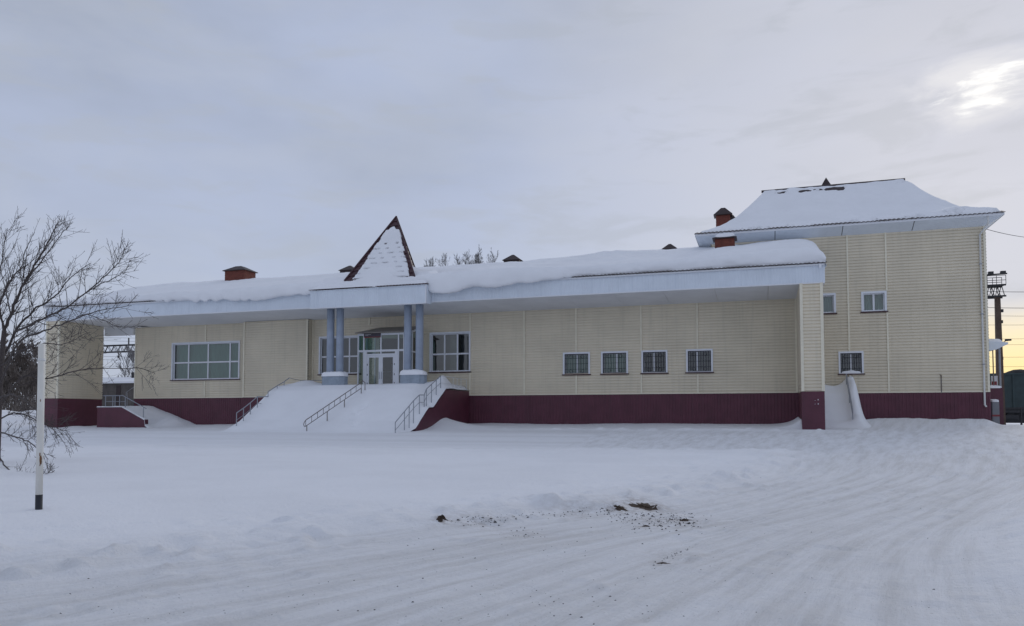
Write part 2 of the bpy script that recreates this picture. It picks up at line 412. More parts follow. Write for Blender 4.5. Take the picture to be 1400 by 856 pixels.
gnd = mesh_obj('snow_ground', np.stack([X, Y, Z], -1).reshape(-1, 3), grid_faces(len(xs), len(ys)), 'snow_ground', None, True)
tag(gnd, kind='structure')
a = gnd.data.attributes.new('packed', 'FLOAT', 'POINT'); a.data.foreach_set('value', np.clip(PK, 0, 1).ravel().astype(np.float32))
a = gnd.data.attributes.new('roaduv', 'FLOAT_VECTOR', 'POINT')
yy = np.where(Y > -25, X*.0, 0)
a.data.foreach_set('vector', np.stack([RU, Y, 0*Y], -1).ravel().astype(np.float32))
def gzv(x, y):
    x = np.asarray(x, float); y = np.asarray(y, float)
    i = np.clip(np.searchsorted(xs, x)-1, 0, len(xs)-2); j = np.clip(np.searchsorted(ys, y)-1, 0, len(ys)-2)
    fx = (x-xs[i])/(xs[i+1]-xs[i]); fy = (y-ys[j])/(ys[j+1]-ys[j])
    G = GROUND_Z
    return (G[j, i]*(1-fx)+G[j, i+1]*fx)*(1-fy)+(G[j+1, i]*(1-fx)+G[j+1, i+1]*fx)*fy
GROUND_Z = Z
def gz(x, y): return float(gzv(x, y))
# ------------------------------------------------------------------ panel builders
BOARD = .185
def siding(name, parent, o, d, width, z0, z1, holes=(), nrm=None, board=BOARD):
    """grooved horizontal boards; o = start point (x,y), d = unit direction (x,y), boards stand proud along nrm"""
    d = np.array(d, float); nrm = np.array(nrm if nrm is not None else (d[1], -d[0]), float)
    zs = []
    n0 = math.floor((z0-ZP)/board)-1
    k = n0
    while ZP + k*board < z1:
        b = ZP + k*board
        for f, dep in ((0, .036), (.62, .052), (.69, -.012), (.97, -.012)): zs.append((b+f*board, dep))
        k += 1
    zs.append((ZP+k*board, .036))
    za = np.array([q[0] for q in zs]); da = np.array([q[1] for q in zs])
    br = [z0, z1] + [z for z in za if z0 < z < z1]
    for h in holes: br += [z for z in (h[2], h[3]) if z0 < z < z1]
    br = sorted(set(round(b, 5) for b in br))
    mb = MB()
    for zl, zh in zip(br[:-1], br[1:]):
        if zh-zl < 1e-4: continue
        dl, dh = np.interp(zl, za, da), np.interp(zh, za, da)
        mid = (zl+zh)/2
        cuts = sorted((h[0], h[1]) for h in holes if h[2] < mid < h[3])
        x = 0.0; spans = []
        for a_, b_ in cuts:
            if a_ > x: spans.append((x, a_))
            x = max(x, b_)
        if x < width: spans.append((x, width))
        for a_, b_ in spans:
            q = []
            for xx, zz, dd in ((a_, zl, dl), (b_, zl, dl), (b_, zh, dh), (a_, zh, dh)):
                p = np.array(o) + d*xx + nrm*dd; q.append((p[0], p[1], zz))
            mb.add(q, [(0, 1, 2, 3)])
    return mb.build(name, 'siding', parent)
def ribbed(name, m, parent, o, d, width, z0, z1, period=.2, depth=.02, nrm=None, ztop=None):
    d = np.array(d, float); nrm = np.array(nrm if nrm is not None else (d[1], -d[0]), float)
    n = max(1, int(round(width/period))); per = width/n
    pts = []
    for i in range(n):
        for f, dd in ((0, 0), (.40, 0), (.5, depth), (.9, depth)): pts.append(((i+f)*per, dd))
    pts.append((width, 0)); mb = MB(); V = []
    for x, dd in pts:
        p = np.array(o) + d*x + nrm*dd
        zt = z1 if ztop is None else z1+(ztop-z1)*x/width
        V += [(p[0], p[1], z0), (p[0], p[1], zt)]
    mb.add(V, [(2*i, 2*i+2, 2*i+3, 2*i+1) for i in range(len(pts)-1)])
    return mb.build(name, m, parent)
def window(parent, x0, x1, z0, z1, yw, colsf, rowsf, grille=False, glass='glass', curtain=None, casing=.11, sash=.055, snow_sill=False):
    """casing round a hole in a wall that faces -Y"""
    c = casing; d = .10
    w_ = MB()
    w_.box(x0, x1, yw-d, yw+.16, z1-c, z1); w_.box(x0, x0+c, yw-d, yw+.16, z0, z1-c); w_.box(x1-c, x1, yw-d, yw+.16, z0, z1-c)
    w_.box(x0+c, x1-c, yw-.03, yw+.16, z0, z0+.05)
    win = w_.build('window', 'white_frame', parent)
    bx('sill', 'sill', win, x0-.06, x1+.06, yw-.16, yw-.002, z0-.07, z0-.002)
    ix0, ix1, iz0, iz1 = x0+c+.003, x1-c-.003, z0+.053, z1-c-.003
    fx = [0]+list(colsf)+[1]; fz = [0]+list(rowsf)+[1]
    s = MB(); ya, yb = yw+.085, yw+.15
    X_ = [ix0+(ix1-ix0)*f for f in fx]; Z_ = [iz0+(iz1-iz0)*f for f in fz]
    for i in range(len(X_)-1):
        for j in range(len(Z_)-1):
            a_, b_, e_, f_ = X_[i], X_[i+1], Z_[j], Z_[j+1]
            s.box(a_, a_+sash, ya, yb, e_, f_); s.box(b_-sash, b_, ya, yb, e_, f_)
            s.box(a_+sash, b_-sash, ya, yb, e_, e_+sash); s.box(a_+sash, b_-sash, ya, yb, f_-sash, f_)
            yg = yw+.118
            MB().add([(a_+sash*.5, yg, e_+sash*.5), (b_-sash*.5, yg, e_+sash*.5), (b_-sash*.5, yg, f_-sash*.5), (a_+sash*.5, yg, f_-sash*.5)], [(0, 1, 2, 3)]).build('pane', glass, win)
    s.build('sash', 'white_frame', win)
    if grille:
        g = MB(); yg = yw-.02
        fr = .05
        g.box(ix0, ix1, yg-.015, yg+.015, iz1-fr, iz1); g.box(ix0, ix1, yg-.015, yg+.015, iz0, iz0+fr*.7)
        g.box(ix0, ix0+fr, yg-.015, yg+.015, iz0+fr*.7, iz1-fr); g.box(ix1-fr, ix1, yg-.015, yg+.015, iz0+fr*.7, iz1-fr)
        n = 9
        for i in range(1, n):
            x = ix0+(ix1-ix0)*i/n; g.box(x-.011, x+.011, yg-.011, yg+.011, iz0+.03, iz1-.05)
        for f in (.22, .5, .78):
            zz = iz0+(iz1-iz0)*f; g.box(ix0+.04, ix1-.04, yg-.017, yg+.002, zz-.009, zz+.009)
        for f in (.25, .75):     # scrolls
            cx = ix0+(ix1-ix0)*f
            for zz, r in ((iz0+.16, .11), (iz1-.2, .11)):
                g.tube([(cx+r*math.cos(t*math.pi/5), yg-.012, zz+r*math.sin(t*math.pi/5)) for t in range(11)], .01, 4, False)
        g.build('grille', 'grille', win)
    if curtain:
        n = 60; V = []; 
        cx0, cx1 = ix0, ix1
        for i in range(n+1):
            x = cx0+(cx1-cx0)*i/n; y = yw+.34+.05*math.sin(i*1.25)+.03*math.sin(i*.37)
            V += [(x, y, iz0-.1), (x, y, iz1)]
        MB().add(V, [(2*i, 2*i+2, 2*i+3, 2*i+1) for i in range(n)]).build('curtain', curtain, win, True)
    return win
def panel_with_trims(parent, edges, yw, z0, z1, wins, trim_top=None):
    for a_, b_ in zip(edges[:-1], edges[1:]):
        holes = [(max(w_[0], a_)-a_+.02, min(w_[1], b_)-a_-.02, w_[2]+.02, w_[3]-.02) for w_ in wins if w_[0] < b_-.05 and w_[1] > a_+.05]
        holes = [(0 if w0 < .05 else w0, (b_-a_) if w1 > b_-a_-.05 else w1, h0, h1) for w0, w1, h0, h1 in holes]
        siding('siding_panel', parent, (a_, yw), (1, 0), b_-a_, z0, z1, holes)
def trim(parent, x, yw, z0, z1, wins=(), wd=.10):
    segs = [(z0, z1)]
    for w_ in wins:
        if w_[0]-.08 < x < w_[1]+.08:
            segs = [s for a_, b_ in segs for s in ((a_, min(b_, w_[2]-.08)), (max(a_, w_[3]+.005), b_)) if s[1]-s[0] > .05]
    for a_, b_ in segs:
        bx('joint_strip', 'siding_trim', parent, x-wd/2, x+wd/2, yw-.085, yw-.001, a_, b_)
# ------------------------------------------------------------------ station building
ST = thing('station_building', (-22, 0, 0), 'long single storey station with cream siding, dark red plinth and deep snowy eaves', 'building')
ZB = -1.2
BLK0, BLK1, YBLK = AX(333, -.55), AX(421, -.55), -.55
e = {k: AX(k, YW) for k in (185, 281, 426, 643, 717, 788, 877, 954)}
def wz(a_, b_, Y): return a_, b_
def wrect(px0, py0, px1, py1, Y):
    p = at(px0, py0, Y); r = at(px1, py1, Y); p2 = at(px0, py1, Y); r2 = at(px1, py0, Y)
    return [p[0], r[0], (p2[2]+r[2])/2, (p[2]+r2[2])/2]
W1 = wrect(236, 467.5, 328, 519, YW); W2 = wrect(437, 457.5, 493, 513, YW); W3 = wrect(588, 454, 643.5, 508.5, YW)
W2[2:] = W3[2:]
SM = [wrect(770, 482, 807, 511, YW), wrect(822, 480.5, 859, 510.5, YW), wrect(877, 479, 913, 510, YW), wrect(938, 477, 975, 510, YW)]
zb_, zt_ = np.mean([s[2] for s in SM]), np.mean([s[3] for s in SM])
wins = [W1, W2, W3]+SM
XV0, XV1, YV = AX(488, -2.6), AX(552.5, -2.6), -2.6
ZVT = AZ(520, 455.5, YV); ZTER = 2.15
DOORHOLE = [XV0+.35, XV1-.35, ZTER, ZVT-.1]
allw = wins+[DOORHOLE]
panel_with_trims(ST, [XWL, e[281], BLK0], YW, ZP, ZS, allw)
siding('siding_panel', ST, (BLK0, YBLK), (1, 0), BLK1-BLK0, ZP, ZS)
siding('siding_panel', ST, (BLK1, YBLK), (0, 1), -YBLK, ZP, ZS)
siding('siding_panel', ST, (BLK0, YW), (0, -1), -YBLK, ZP, ZS)
panel_with_trims(ST, [BLK1, e[643]], YW, ZP, ZS, allw)
panel_with_trims(ST, [e[643], e[717], e[788], e[877], e[954], XR0], YW, ZP, ZS, allw)
for k in (281, 643, 717, 788, 877, 954): trim(ST, e[k], YW, ZP, ZS, wins)
trim(ST, AX(505, YW), YW, ZVT+.9, ZS)
for x, y in ((XWL+.05, YW), (BLK0-.06, YW), (BLK1+.07, YW), (XR0-.07, YW)): trim(ST, x, y, ZP, ZS, (), .12)
for x in (BLK0+.055, BLK1-.055): trim(ST, x, YBLK, ZP, ZS, (), .11)
# wall end beside the passage
siding('siding_panel', ST, (XWL, YB), (0, -1), YB, ZP, ZS, nrm=(-1, 0))
# plinth
ribbed('plinth_panel', 'plinth', ST, (XWL, YW-.03), (1, 0), BLK0-XWL, ZB, ZP-.003)
ribbed('plinth_panel', 'plinth', ST, (BLK0, YBLK-.03), (1, 0), BLK1-BLK0, ZB, ZP-.003)
ribbed('plinth_panel', 'plinth', ST, (XST, YW-.03), (1, 0), XR0-XST, ZB, ZP-.003)
ribbed('plinth_panel', 'plinth', ST, (XWL-.03, YB), (0, -1), YB, ZB, ZP-.003, nrm=(-1, 0))
bx('plinth_cap', 'siding_trim', ST, XST+.01, XR0-.14, YW-.092, YW-.004, ZP-.004, ZP+.05)
bx('plinth_cap', 'siding_trim', ST, XWL, BLK0, YW-.075, YW-.004, ZP-.004, ZP+.05)
bx('plinth_cap', 'siding_trim', ST, BLK0+.11, BLK1-.11, YBLK-.075, YBLK-.004, ZP-.004, ZP+.05)
# piers at both ends carrying the eaves
for (a_, b_, back) in ((XL, XLP, -.35), (XR0, XR1, YT)):
    zt = ZSF-.02
    siding('pier_siding', ST, (a_, YF), (1, 0), b_-a_, ZP-.06, zt)
    siding('pier_siding', ST, (b_, YF), (0, 1), back-YF, ZP-.06, zt)
    siding('pier_siding', ST, (a_, back), (0, -1), back-YF, ZP-.06, zt, nrm=(-1, 0))
    siding('pier_siding', ST, (b_, back), (-1, 0), b_-a_, ZP-.06, zt, nrm=(0, 1))
    for x in (a_+.04, b_-.04): bx('corner_strip', 'siding_trim', ST, x-.08, x+.08, YF-.085, YF+.06, ZP-.055, zt)
    pb = MB().box(a_-.025, b_+.025, YF-.03, back, ZB, ZP-.063); pb.build('pier_base', 'plinth', ST)
for dx, dz in ((.82, 1.35), (.82, 1.12), (.66, 1.33), (.66, 1.14)): bx('paint_scrap', 'sign_white', ST, XR0+dx-.02, XR0+dx+.015, YF-.036, YF-.031, dz-.03, dz+(.04 if dx > .7 else -.01))
# header over the passage
bx('passage_header', 'soffit', ST, XLP+.05, XWL-.04, -.30, .0, AZ(170, 459, 0), ZS+.05)
# soffit: sloping sheet with joints
XE0, XE1 = XL-.15, XR1+.15
PC0, PC1 = AX(423, YC), AX(582, YC)
n = 19; ed = np.linspace(XE0, XE1, n+1)
for i in range(n):
    a_, b_ = ed[i]+.008, ed[i+1]-.008
    back = YW+.02 if a_ > XWL-.5 else YB
    MB().hexa([(a_, YF, ZSF), (b_, YF, ZSF), (b_, back, ZS), (a_, back, ZS)], [(a_, YF, ZSF+.03), (b_, YF, ZSF+.03), (b_, back, ZS+.03), (a_, back, ZS+.03)]).build('soffit_panel', 'soffit', ST)
bx('soffit_panel', 'soffit', ST, PC0+.02, PC1-.02, YC+.02, YF-.02, ZSF-.16, ZSF-.10)
# fascia
def fascia(x0, x1, y, z0, z1):
    ribbed('fascia', 'white_panel', ST, (x0, y), (1, 0), x1-x0, z0, z1, .16, .014)
    bx('fascia_trim', 'white_frame', ST, x0, x1, y-.035, y-.004-.014, z0-.05, z0+.02)
    bx('gutter', 'white_frame', ST, x0, x1, y-.13, y-.02, z1-.06, z1+.03)
fascia(XE0, PC0-.02, YF-.02, ZSF, ZE); fascia(PC1+.02, XE1, YF-.02, ZSF, ZE)
ribbed('fascia', 'white_panel', ST, (PC0, YC), (1, 0), PC1-PC0, ZSF-.18, ZE, .16, .014)
bx('fascia_trim', 'white_frame', ST, PC0, PC1, YC-.03, YC-.016, ZSF-.21, ZSF-.15)
ribbed('fascia', 'white_panel', ST, (PC1, YC), (0, 1), YF-YC, ZSF-.18, ZE, .16, .014)
ribbed('fascia', 'white_panel', ST, (PC0, YF), (0, -1), YF-YC, ZSF-.18, ZE, .16, .014, nrm=(-1, 0))
bx('corner_strip', 'white_frame', ST, PC1-.06, PC1+.025, YC-.04, YC+.04, ZSF-.18, ZE)
ribbed('fascia', 'white_panel', ST, (XE1, YF-.02), (0, 1), YT-YF, ZSF, ZE, .16, .014)
ribbed('fascia', 'white_panel', ST, (XE0, YB), (0, -1), YB-YF, ZSF, ZE, .16, .014, nrm=(-1, 0))
# bracket of the gutter end
bx('gutter_outlet', 'white_frame', ST, XR1-.15, XR1-.02, YF-.2, YF-.135, ZE-.22, ZE+.02)
# roof: tile sheets with a wavy eave edge
YR, ZR = 5.0, 11.55; YBE = 14.5
XG0, XG1 = XE0-.1, XE1+.12
def wavy_slope(name, parent, x0, x1, y0, z0, y1, z1, m='tile_dark', per=.23, amp=.03, th=.03):
    nx = int((x1-x0)/per*6); X_ = np.linspace(x0, x1, nx+1); hz = amp*np.abs(np.sin(math.pi*X_/per))
    V = []
    for x, h in zip(X_, hz):
        V += [(x, y0, z0+h-th), (x, y0, z0+h), (x, y1, z1+h)]
    Fc = []
    for i in range(nx):
        k = 3*i; Fc += [(k, k+3, k+4, k+1), (k+1, k+4, k+5, k+2)]
    return MB().add(V, Fc).build(name, m, parent)
ZEE = ZE+.06
slp = (ZR-ZEE)/(YR-(YF-.22))
roof = wavy_slope('roof', ST, XG0, XG1, YF-.22, ZEE, YR, ZR)
MB().add([(XG0, YR, ZR), (XG1, YR, ZR), (XG1, YBE, ZE), (XG0, YBE, ZE)], [(0, 1, 2, 3)]).build('roof_slope', 'tile_dark', roof)
for x in (XG0+.02, XG1-.06):
    MB().prism([(x, YF-.15, ZE-.05), (x, YBE, ZE-.05), (x, YR, ZR-.03)], (.04, 0, 0)).build('gable', 'white_panel', roof)
# closed body behind the facade: rear wall, floor, inner partitions
body = MB()
body.box(XWL, -26.5, YB-.2, YB, ZB, ZS); body.box(-16.5, XR1, YB-.2, YB, ZB, ZS)
H0 = at(524, 519, YB); H1 = at(541, 498, YB)
body.box(-26.5, H0[0], YB-.2, YB, ZB, ZS); body.box(H1[0], -16.5, YB-.2, YB, ZB, ZS)
body.box(H0[0], H1[0], YB-.2, YB, ZB, H0[2]); body.box(H0[0], H1[0], YB-.2, YB, H1[2], ZS)
body.box(XWL+.05, XR1, .2, YB-.21, ZP-.3, ZP+.2); body.box(XWL+.05, XR1, .1, YB-.21, ZS-.2, ZS-.1)
body.box(e[643]+.4, e[643]+.6, .25, YB-.21, ZP+.2, ZS-.2); body.box(BLK0+.6, BLK0+.8, .25, YB-.21, ZP+.2, ZS-.2)
body.box(e[643]+.7, XR1-.02, 4.0, 4.2, ZP+.2, ZS-.2); body.box(XWL+.06, BLK0+.5, 3.4, 3.6, ZP+.2, ZS-.2)
body.box(XWL+.04, XWL+.1, .2, YB-.21, ZP+.2, ZS-.2); body.box(XR0+.3, XR0+.4, .25, YB-.21, ZP+.2, ZS-.2)
body.build('inner_wall', 'interior', ST)
hw = MB()
hw.box(H0[0]+.9, H0[0]+1.0, YB-.25, YB-.15, H0[2], H1[2]); hw.box(H0[0], H1[0], YB-.25, YB-.14, (H0[2]+H1[2])/2-.05, (H0[2]+H1[2])/2+.05)
hw.build('rear_window_bars', 'white_frame', ST)
# windows
window(ST, *W1, YW, (.225, .525, .855), (.47,), glass='glass_green', curtain='curtain')
window(ST, *W2, YW, (.21, .47, .73), (.47,), glass='glass')
window(ST, *W3, YW, (.34, .68), (.46,), glass='glass')
for k, s in enumerate(SM): window(ST, s[0], s[1], zb_, zt_, YW, ((.52,), (.58,), (.46,), (.40,))[k], (), grille=True, glass='glass', curtain=('curtain', 'curtain', None, None)[k])
# hints inside the hall: drawn blind and a pillar
bx('hall_pillar', 'interior', ST, (W3[0]+W3[1])/2-.35, (W3[0]+W3[1])/2+.25, .9, 1.4, ZP+.2, ZS-.2)
# chimneys and vents on the main roof
def roof_z(y): return ZEE+slp*(y-(YF-.22)) if y < YR else ZR-(ZR-ZE)/(YBE-YR)*(y-YR)
def chimney(px0, px1, pytop, pycap, Y, name='chimney', depth=None, parent=None, overhang=.14, zb=None):
    x0, x1 = AX(px0, Y, pytop), AX(px1, Y, pytop); w_ = x1-x0; dp = depth or w_*.75
    zc = AZ((px0+px1)/2, pycap, Y); zt = AZ((px0+px1)/2, pytop, Y); zb = roof_z(Y)-.6 if zb is None else zb
    c = MB()
    rows = 0; hh = .10; z = zb
    while z < zc-.01:
        z2 = min(z+hh, zc); off = .0 if rows % 2 else .008
        c.box(x0+off, x1-off, Y+off, Y+dp-off, z, z2-.012); c.box(x0+.012, x1-.012, Y+.012, Y+dp-.012, z2-.012, z2); z = z2; rows += 1
    ch = c.build(name, 'brick', parent)
    o = overhang; xm = (x0+x1)/2; ym = Y+dp/2
    cap = MB().hexa([(x0-o, Y-o, zc), (x1+o, Y-o, zc), (x1+o, Y+dp+o, zc), (x0-o, Y+dp+o, zc)], [(x0-o, Y-o, zc+.06), (x1+o, Y-o, zc+.06), (x1+o, Y+dp+o, zc+.06), (x0-o, Y+dp+o, zc+.06)])
    q_ = .14*w_
    cap.hexa([(x0-o+.02, Y-o+.02, zc+.06), (x1+o-.02, Y-o+.02, zc+.06), (x1+o-.02, Y+dp+o-.02, zc+.06), (x0-o+.02, Y+dp+o-.02, zc+.06)], [(xm-q_, ym-q_, zt), (xm+q_, ym-q_, zt), (xm+q_, ym+q_, zt), (xm-q_, ym+q_, zt)])
    cp = cap.build('chimney_cap', 'tile_dark', parent)
    return ch, cp, (x0, x1, Y, dp, zc, zt)
chimney(307.5, 334.5, 362.5, 370, 3.2, parent=roof)
c2 = chimney(977, 1004, 319.5, 326, -.8, parent=roof, zb=roof_z(-.8)-.3)
def vent(px0, px1, pytop, pybot, Y, parent):
    x0, x1 = AX(px0, Y, pybot), AX(px1, Y, pybot); zb = AZ((px0+px1)/2, pybot, Y); zt = AZ((px0+px1)/2, pytop, Y); xm = (x0+x1)/2; d = (x1-x0)*.8
    v = MB(); v.hexa([(x0, Y, zb), (x1, Y, zb), (x1, Y+d, zb), (x0, Y+d, zb)], [(xm-.08, Y+d/2-.08, zt), (xm+.08, Y+d/2-.08, zt), (xm+.08, Y+d/2+.08, zt), (xm-.08, Y+d/2+.08, zt)])
    v.box(x0+.12, x1-.12, Y+.12, Y+d-.12, roof_z(Y+d/2)-.3, zb)
    return v.build('vent_cap', 'tile_dark', parent)
vent(462, 485, 361.5, 369, 5.6, roof); vent(686, 711, 346.5, 355, 5.4, roof); vent(904, 926, 332, 340, 5.4, roof)
# porch canopy: slab top, tile edge, steep triangular dormer
bx('canopy_slab', 'white_panel', ST, PC0-.03, PC1+.03, YC-.035, YF, ZE-.06, ZE+.015)
wavy_slope('canopy_tiles', ST, PC0-.08, PC1+.08, YC-.10, ZE+.045, YF+1.0, ZE+.5, 'tile')
AP = at(542, 297, -2.3); DB = [at(471, 385, -4.75), at(567.5, 380, -4.75)]
DBL, DBR = DB; zb2 = min(DBL[2], DBR[2])
BK = np.array([AP[0]-.1, 1.6, roof_z(1.6)])
def tile_face(name, A, B, C, parent, m='tile', rows=13):
    """triangular tile face A apex, B-C base, built of stepped courses"""
    A, B, C = map(np.array, (A, B, C)); nn = np.cross(B-A, C-A); nn /= np.linalg.norm(nn)
    if nn[1] > 0 and abs(nn[1]) > .3 or nn[2] < 0: nn = -nn
    V = []; Fc = []
    for r in range(rows):
        t0, t1 = r/rows, (r+1)/rows; off0, off1 = .0, .05
        k = max(2, int(10*t1)*2)
        for j in range(k):
            f0, f1 = j/k, (j+1)/k
            bump_ = nn*(.025 if j % 2 else 0)
            p = [A+(B-A)*t0+(C-B)*t0*f0+bump_, A+(B-A)*t0+(C-B)*t0*f1+bump_, A+(B-A)*t1+(C-B)*t1*f1+nn*off1+bump_, A+(B-A)*t1+(C-B)*t1*f0+nn*off1+bump_, A+(B-A)*t1+(C-B)*t1*f1, A+(B-A)*t1+(C-B)*t1*f0]
            i0 = len(V); V += [tuple(x) for x in p]; Fc += [(i0, i0+1, i0+2, i0+3), (i0+3, i0+2, i0+4, i0+5)]
    return MB().add(V, Fc).build(name, m, parent)
dorm = tile_face('porch_dormer', AP, DBL, DBR, ST)
tile_face('dormer_side', AP, DBR, BK, dorm); tile_face('dormer_side', AP, BK, DBL, dorm)
for a_, b_ in ((AP, DBL), (AP, DBR), (AP, BK)):
    MB().tube([a_+np.array([0, -.02, .05]), b_+np.array([0, -.02, .05])], .06, 6).build('ridge_cap', 'tile', dorm)
# columns and their pedestals
YCOL = -4.55
for px in ((451.5, 464.5), (557.3, 573.3)):
    xsn = [AX(p, YCOL) for p in px]
    for x in xsn:
        MB().tube([(x, YCOL, 1.6), (x, YCOL, ZSF-.1)], .25, 20).build('column', 'blue_column', ST, True)
    xm = sum(xsn)/2
    wd = .86
    pts = [(xm+wd*c_*(.55 if abs(c_) > .9 and abs(s_) > .9 else 1), YCOL+.48*s_) for c_, s_ in ((-1, -.45), (-.72, -1), (.72, -1), (1, -.45), (1, .45), (.72, 1), (-.72, 1), (-1, .45))]
    MB().prism([(x, y, .8) for x, y in pts], (0, 0, 3.15-.8)).build('pedestal', 'concrete_blue', ST)
# vestibule
vb = thing_v = None
V_ = MB(); fw = .09
zv0 = ZTER; 
px_m = [AX(p, YV) for p in (489.3, 497, 520.5, 544.5, 552)]
ztr = AZ(520, 479.5, YV)
for x in px_m: V_.box(x-fw/2, x+fw/2, YV, YV+.09, zv0, ZVT)
for a_, b_ in zip(px_m[:-1], px_m[1:]):
    V_.box(a_+fw/2, b_-fw/2, YV+.002, YV+.085, ZVT-.14, ZVT-.002); V_.box(a_+fw/2, b_-fw/2, YV+.002, YV+.085, ztr-.07, ztr+.07)
zh = AZ(520, 484, YV)
V_.box(px_m[1]+fw/2, px_m[3]-fw/2, YV-.012, YV+.086, zh-.08, zh+.02); V_.box(px_m[1]+fw/2, px_m[1]+.26, YV-.01, YV+.085, zv0, ztr-.07); V_.box(px_m[3]-.26, px_m[3]-fw/2, YV-.01, YV+.085, zv0, ztr-.07)
vest = V_.build('vestibule', 'white_frame', ST)
def pane(parent, x0, x1, y, z0, z1, g='glass'): return MB().add([(x0, y, z0), (x1, y, z0), (x1, y, z1), (x0, y, z1)], [(0, 1, 2, 3)]).build('pane', g, parent)
for i, (a_, b_) in enumerate(zip(px_m[:-1], px_m[1:])):
    pane(vest, a_+.04, b_-.04, YV+.045, ztr+.06, ZVT-.13, 'glass_green')
    if i in (0, 3): pane(vest, a_+.04, b_-.04, YV+.045, zv0, ztr-.06)
pane(vest, px_m[1]+.2, px_m[3]-.2, YV+.045, zh+.015, ztr-.065)
dm = AX(520.3, YV)
for a_, b_, sgn in ((px_m[1]+.265, dm-.006, 1), (dm+.006, px_m[3]-.265, -1)):
    zt = zh-.085; s_ = .15; D_ = MB()
    D_.box(a_, a_+s_, YV+.005, YV+.07, zv0, zt); D_.box(b_-s_, b_, YV+.005, YV+.07, zv0, zt)
    D_.box(a_+s_, b_-s_, YV+.006, YV+.069, zt-s_, zt-.001); D_.box(a_+s_, b_-s_, YV+.006, YV+.069, zv0+.001, zv0+.42)
    dr = D_.build('door', 'white_frame', ST)
    pane(dr, a_+s_-.01, b_-s_+.01, YV+.04, zv0+.41, zt-s_+.01)
    hx = (b_-.075) if sgn > 0 else (a_+.075)
    MB().tube([(hx, YV-.04, zv0+.85), (hx, YV-.04, zv0+1.35)], .018, 6).build('handle', 'steel', dr)
    hg = MB(); ho = a_+.03 if sgn > 0 else b_-.03
    for zz in (.5, 1.1, 1.8): hg.box(ho-.02, ho+.02, YV-.012, YV+.004, zv0+zz, zv0+zz+.12)
    hg.build('hinge', 'dark_steel', dr)
# right and left glazed sides
for x in (px_m[4], px_m[0]):
    sd_ = MB(); x0, x1 = x-.045, x+.045
    ys_ = [YV+.12, -1.3, -.12]
    for y in ys_[1:]: sd_.box(x0, x1, y-.04, y+.04, zv0, ZVT+.16)
    for z in (ztr,): sd_.box(x0+.002, x1-.002, YV+.09, -.16, z-.05, z+.05)
    sd_.add([(x0, YV+.1, ZVT-.12), (x1, YV+.1, ZVT-.12), (x1, -.1, ZVT+.42), (x0, -.1, ZVT+.42), (x0, YV+.1, ZVT-.01), (x1, YV+.1, ZVT-.01), (x1, -.1, ZVT+.55), (x0, -.1, ZVT+.55)], [(0, 3, 2, 1), (4, 5, 6, 7), (0, 1, 5, 4), (1, 2, 6, 5), (2, 3, 7, 6), (3, 0, 4, 7)])
    sp = sd_.build('vestibule_side', 'white_frame', ST)
    for a_, b_ in ((YV+.1, -1.34), (-1.26, -.14)):
        MB().add([(x, a_, zv0), (x, b_, zv0), (x, b_, ztr-.04), (x, a_, ztr-.04)], [(0, 1, 2, 3)]).build('pane', 'glass', sp)
        MB().add([(x, a_, ztr+.04), (x, b_, ztr+.04), (x, b_, ZVT+.1), (x, a_, ZVT+.0)], [(0, 1, 2, 3)]).build('pane', 'glass_green', sp)
MB().hexa([(px_m[0]-.12, YV-.25, ZVT), (px_m[4]+.12, YV-.25, ZVT), (px_m[4]+.12, -.04, ZVT+.60), (px_m[0]+.35, -.04, ZVT+.60)], [(px_m[0]-.12, YV-.25, ZVT+.06), (px_m[4]+.12, YV-.25, ZVT+.06), (px_m[4]+.12, -.04, ZVT+.72), (px_m[0]+.35, -.04, ZVT+.72)]).build('vestibule_roof', 'canopy_brown', ST)
# name board over the doors: dark plate, red strip, two lines of small print
sx0, sx1 = AX(497.3, YV-.05), AX(520, YV-.05); sz1, sz0 = AZ(508, 455.6, YV-.05), AZ(508, 461.5, YV-.05)
sg = bx('name_board', 'sign_dark', ST, sx0, sx1, YV-.06, YV-.013, sz0+.05, sz1)
bx('board_edge', 'sign_red', sg, sx0, sx1, YV-.06, YV-.013, sz0, sz0+.048)
pt = MB()
for k in range(9): pt.box(sx0+.1+k*.05, sx0+.1+k*.05+.036, YV-.064, YV-.0605, sz1-.115, sz1-.085)
for k in range(6): pt.box(sx0+.1+k*.04, sx0+.1+k*.04+.028, YV-.064, YV-.0605, sz1-.17, sz1-.15)
pt.build('small_print', 'sign_white', sg)
# ------------------------------------------------------------------ entrance stair, terrace, railings
ES = thing('entrance_stair', (-25, -4, 0), 'wide entrance steps with red cheek walls buried under snow before the glass doors', 'steps')
XS0 = -31.35; YTF = -4.15; YSB = -8.7
def stair_line(y):   # top of cheek wall
    return float(np.interp(y, [-8.75, -6.85, -6.15, YTF, 0], [-.32, .92, .92, 2.17, 2.17]))
prof = [(XST, 0, ZB), (XST, 0, 2.17), (XST, YTF, 2.17), (XST, -6.15, .92), (XST, -6.85, .92), (XST, -8.75, -.32), (XST, -8.75, ZB)]
MB().prism(prof[::-1], (-.32, 0, 0)).build('cheek_wall', 'plinth', ES)
MB().prism([(x-XST+XS0-.1+.32, y, z) for x, y, z in prof[::-1]], (-.32, 0, 0)).build('cheek_wall', 'plinth', ES)
bx('terrace', 'concrete_blue', ES, XS0+.23, XST-.33, YTF, -.04, ZB, 2.12)
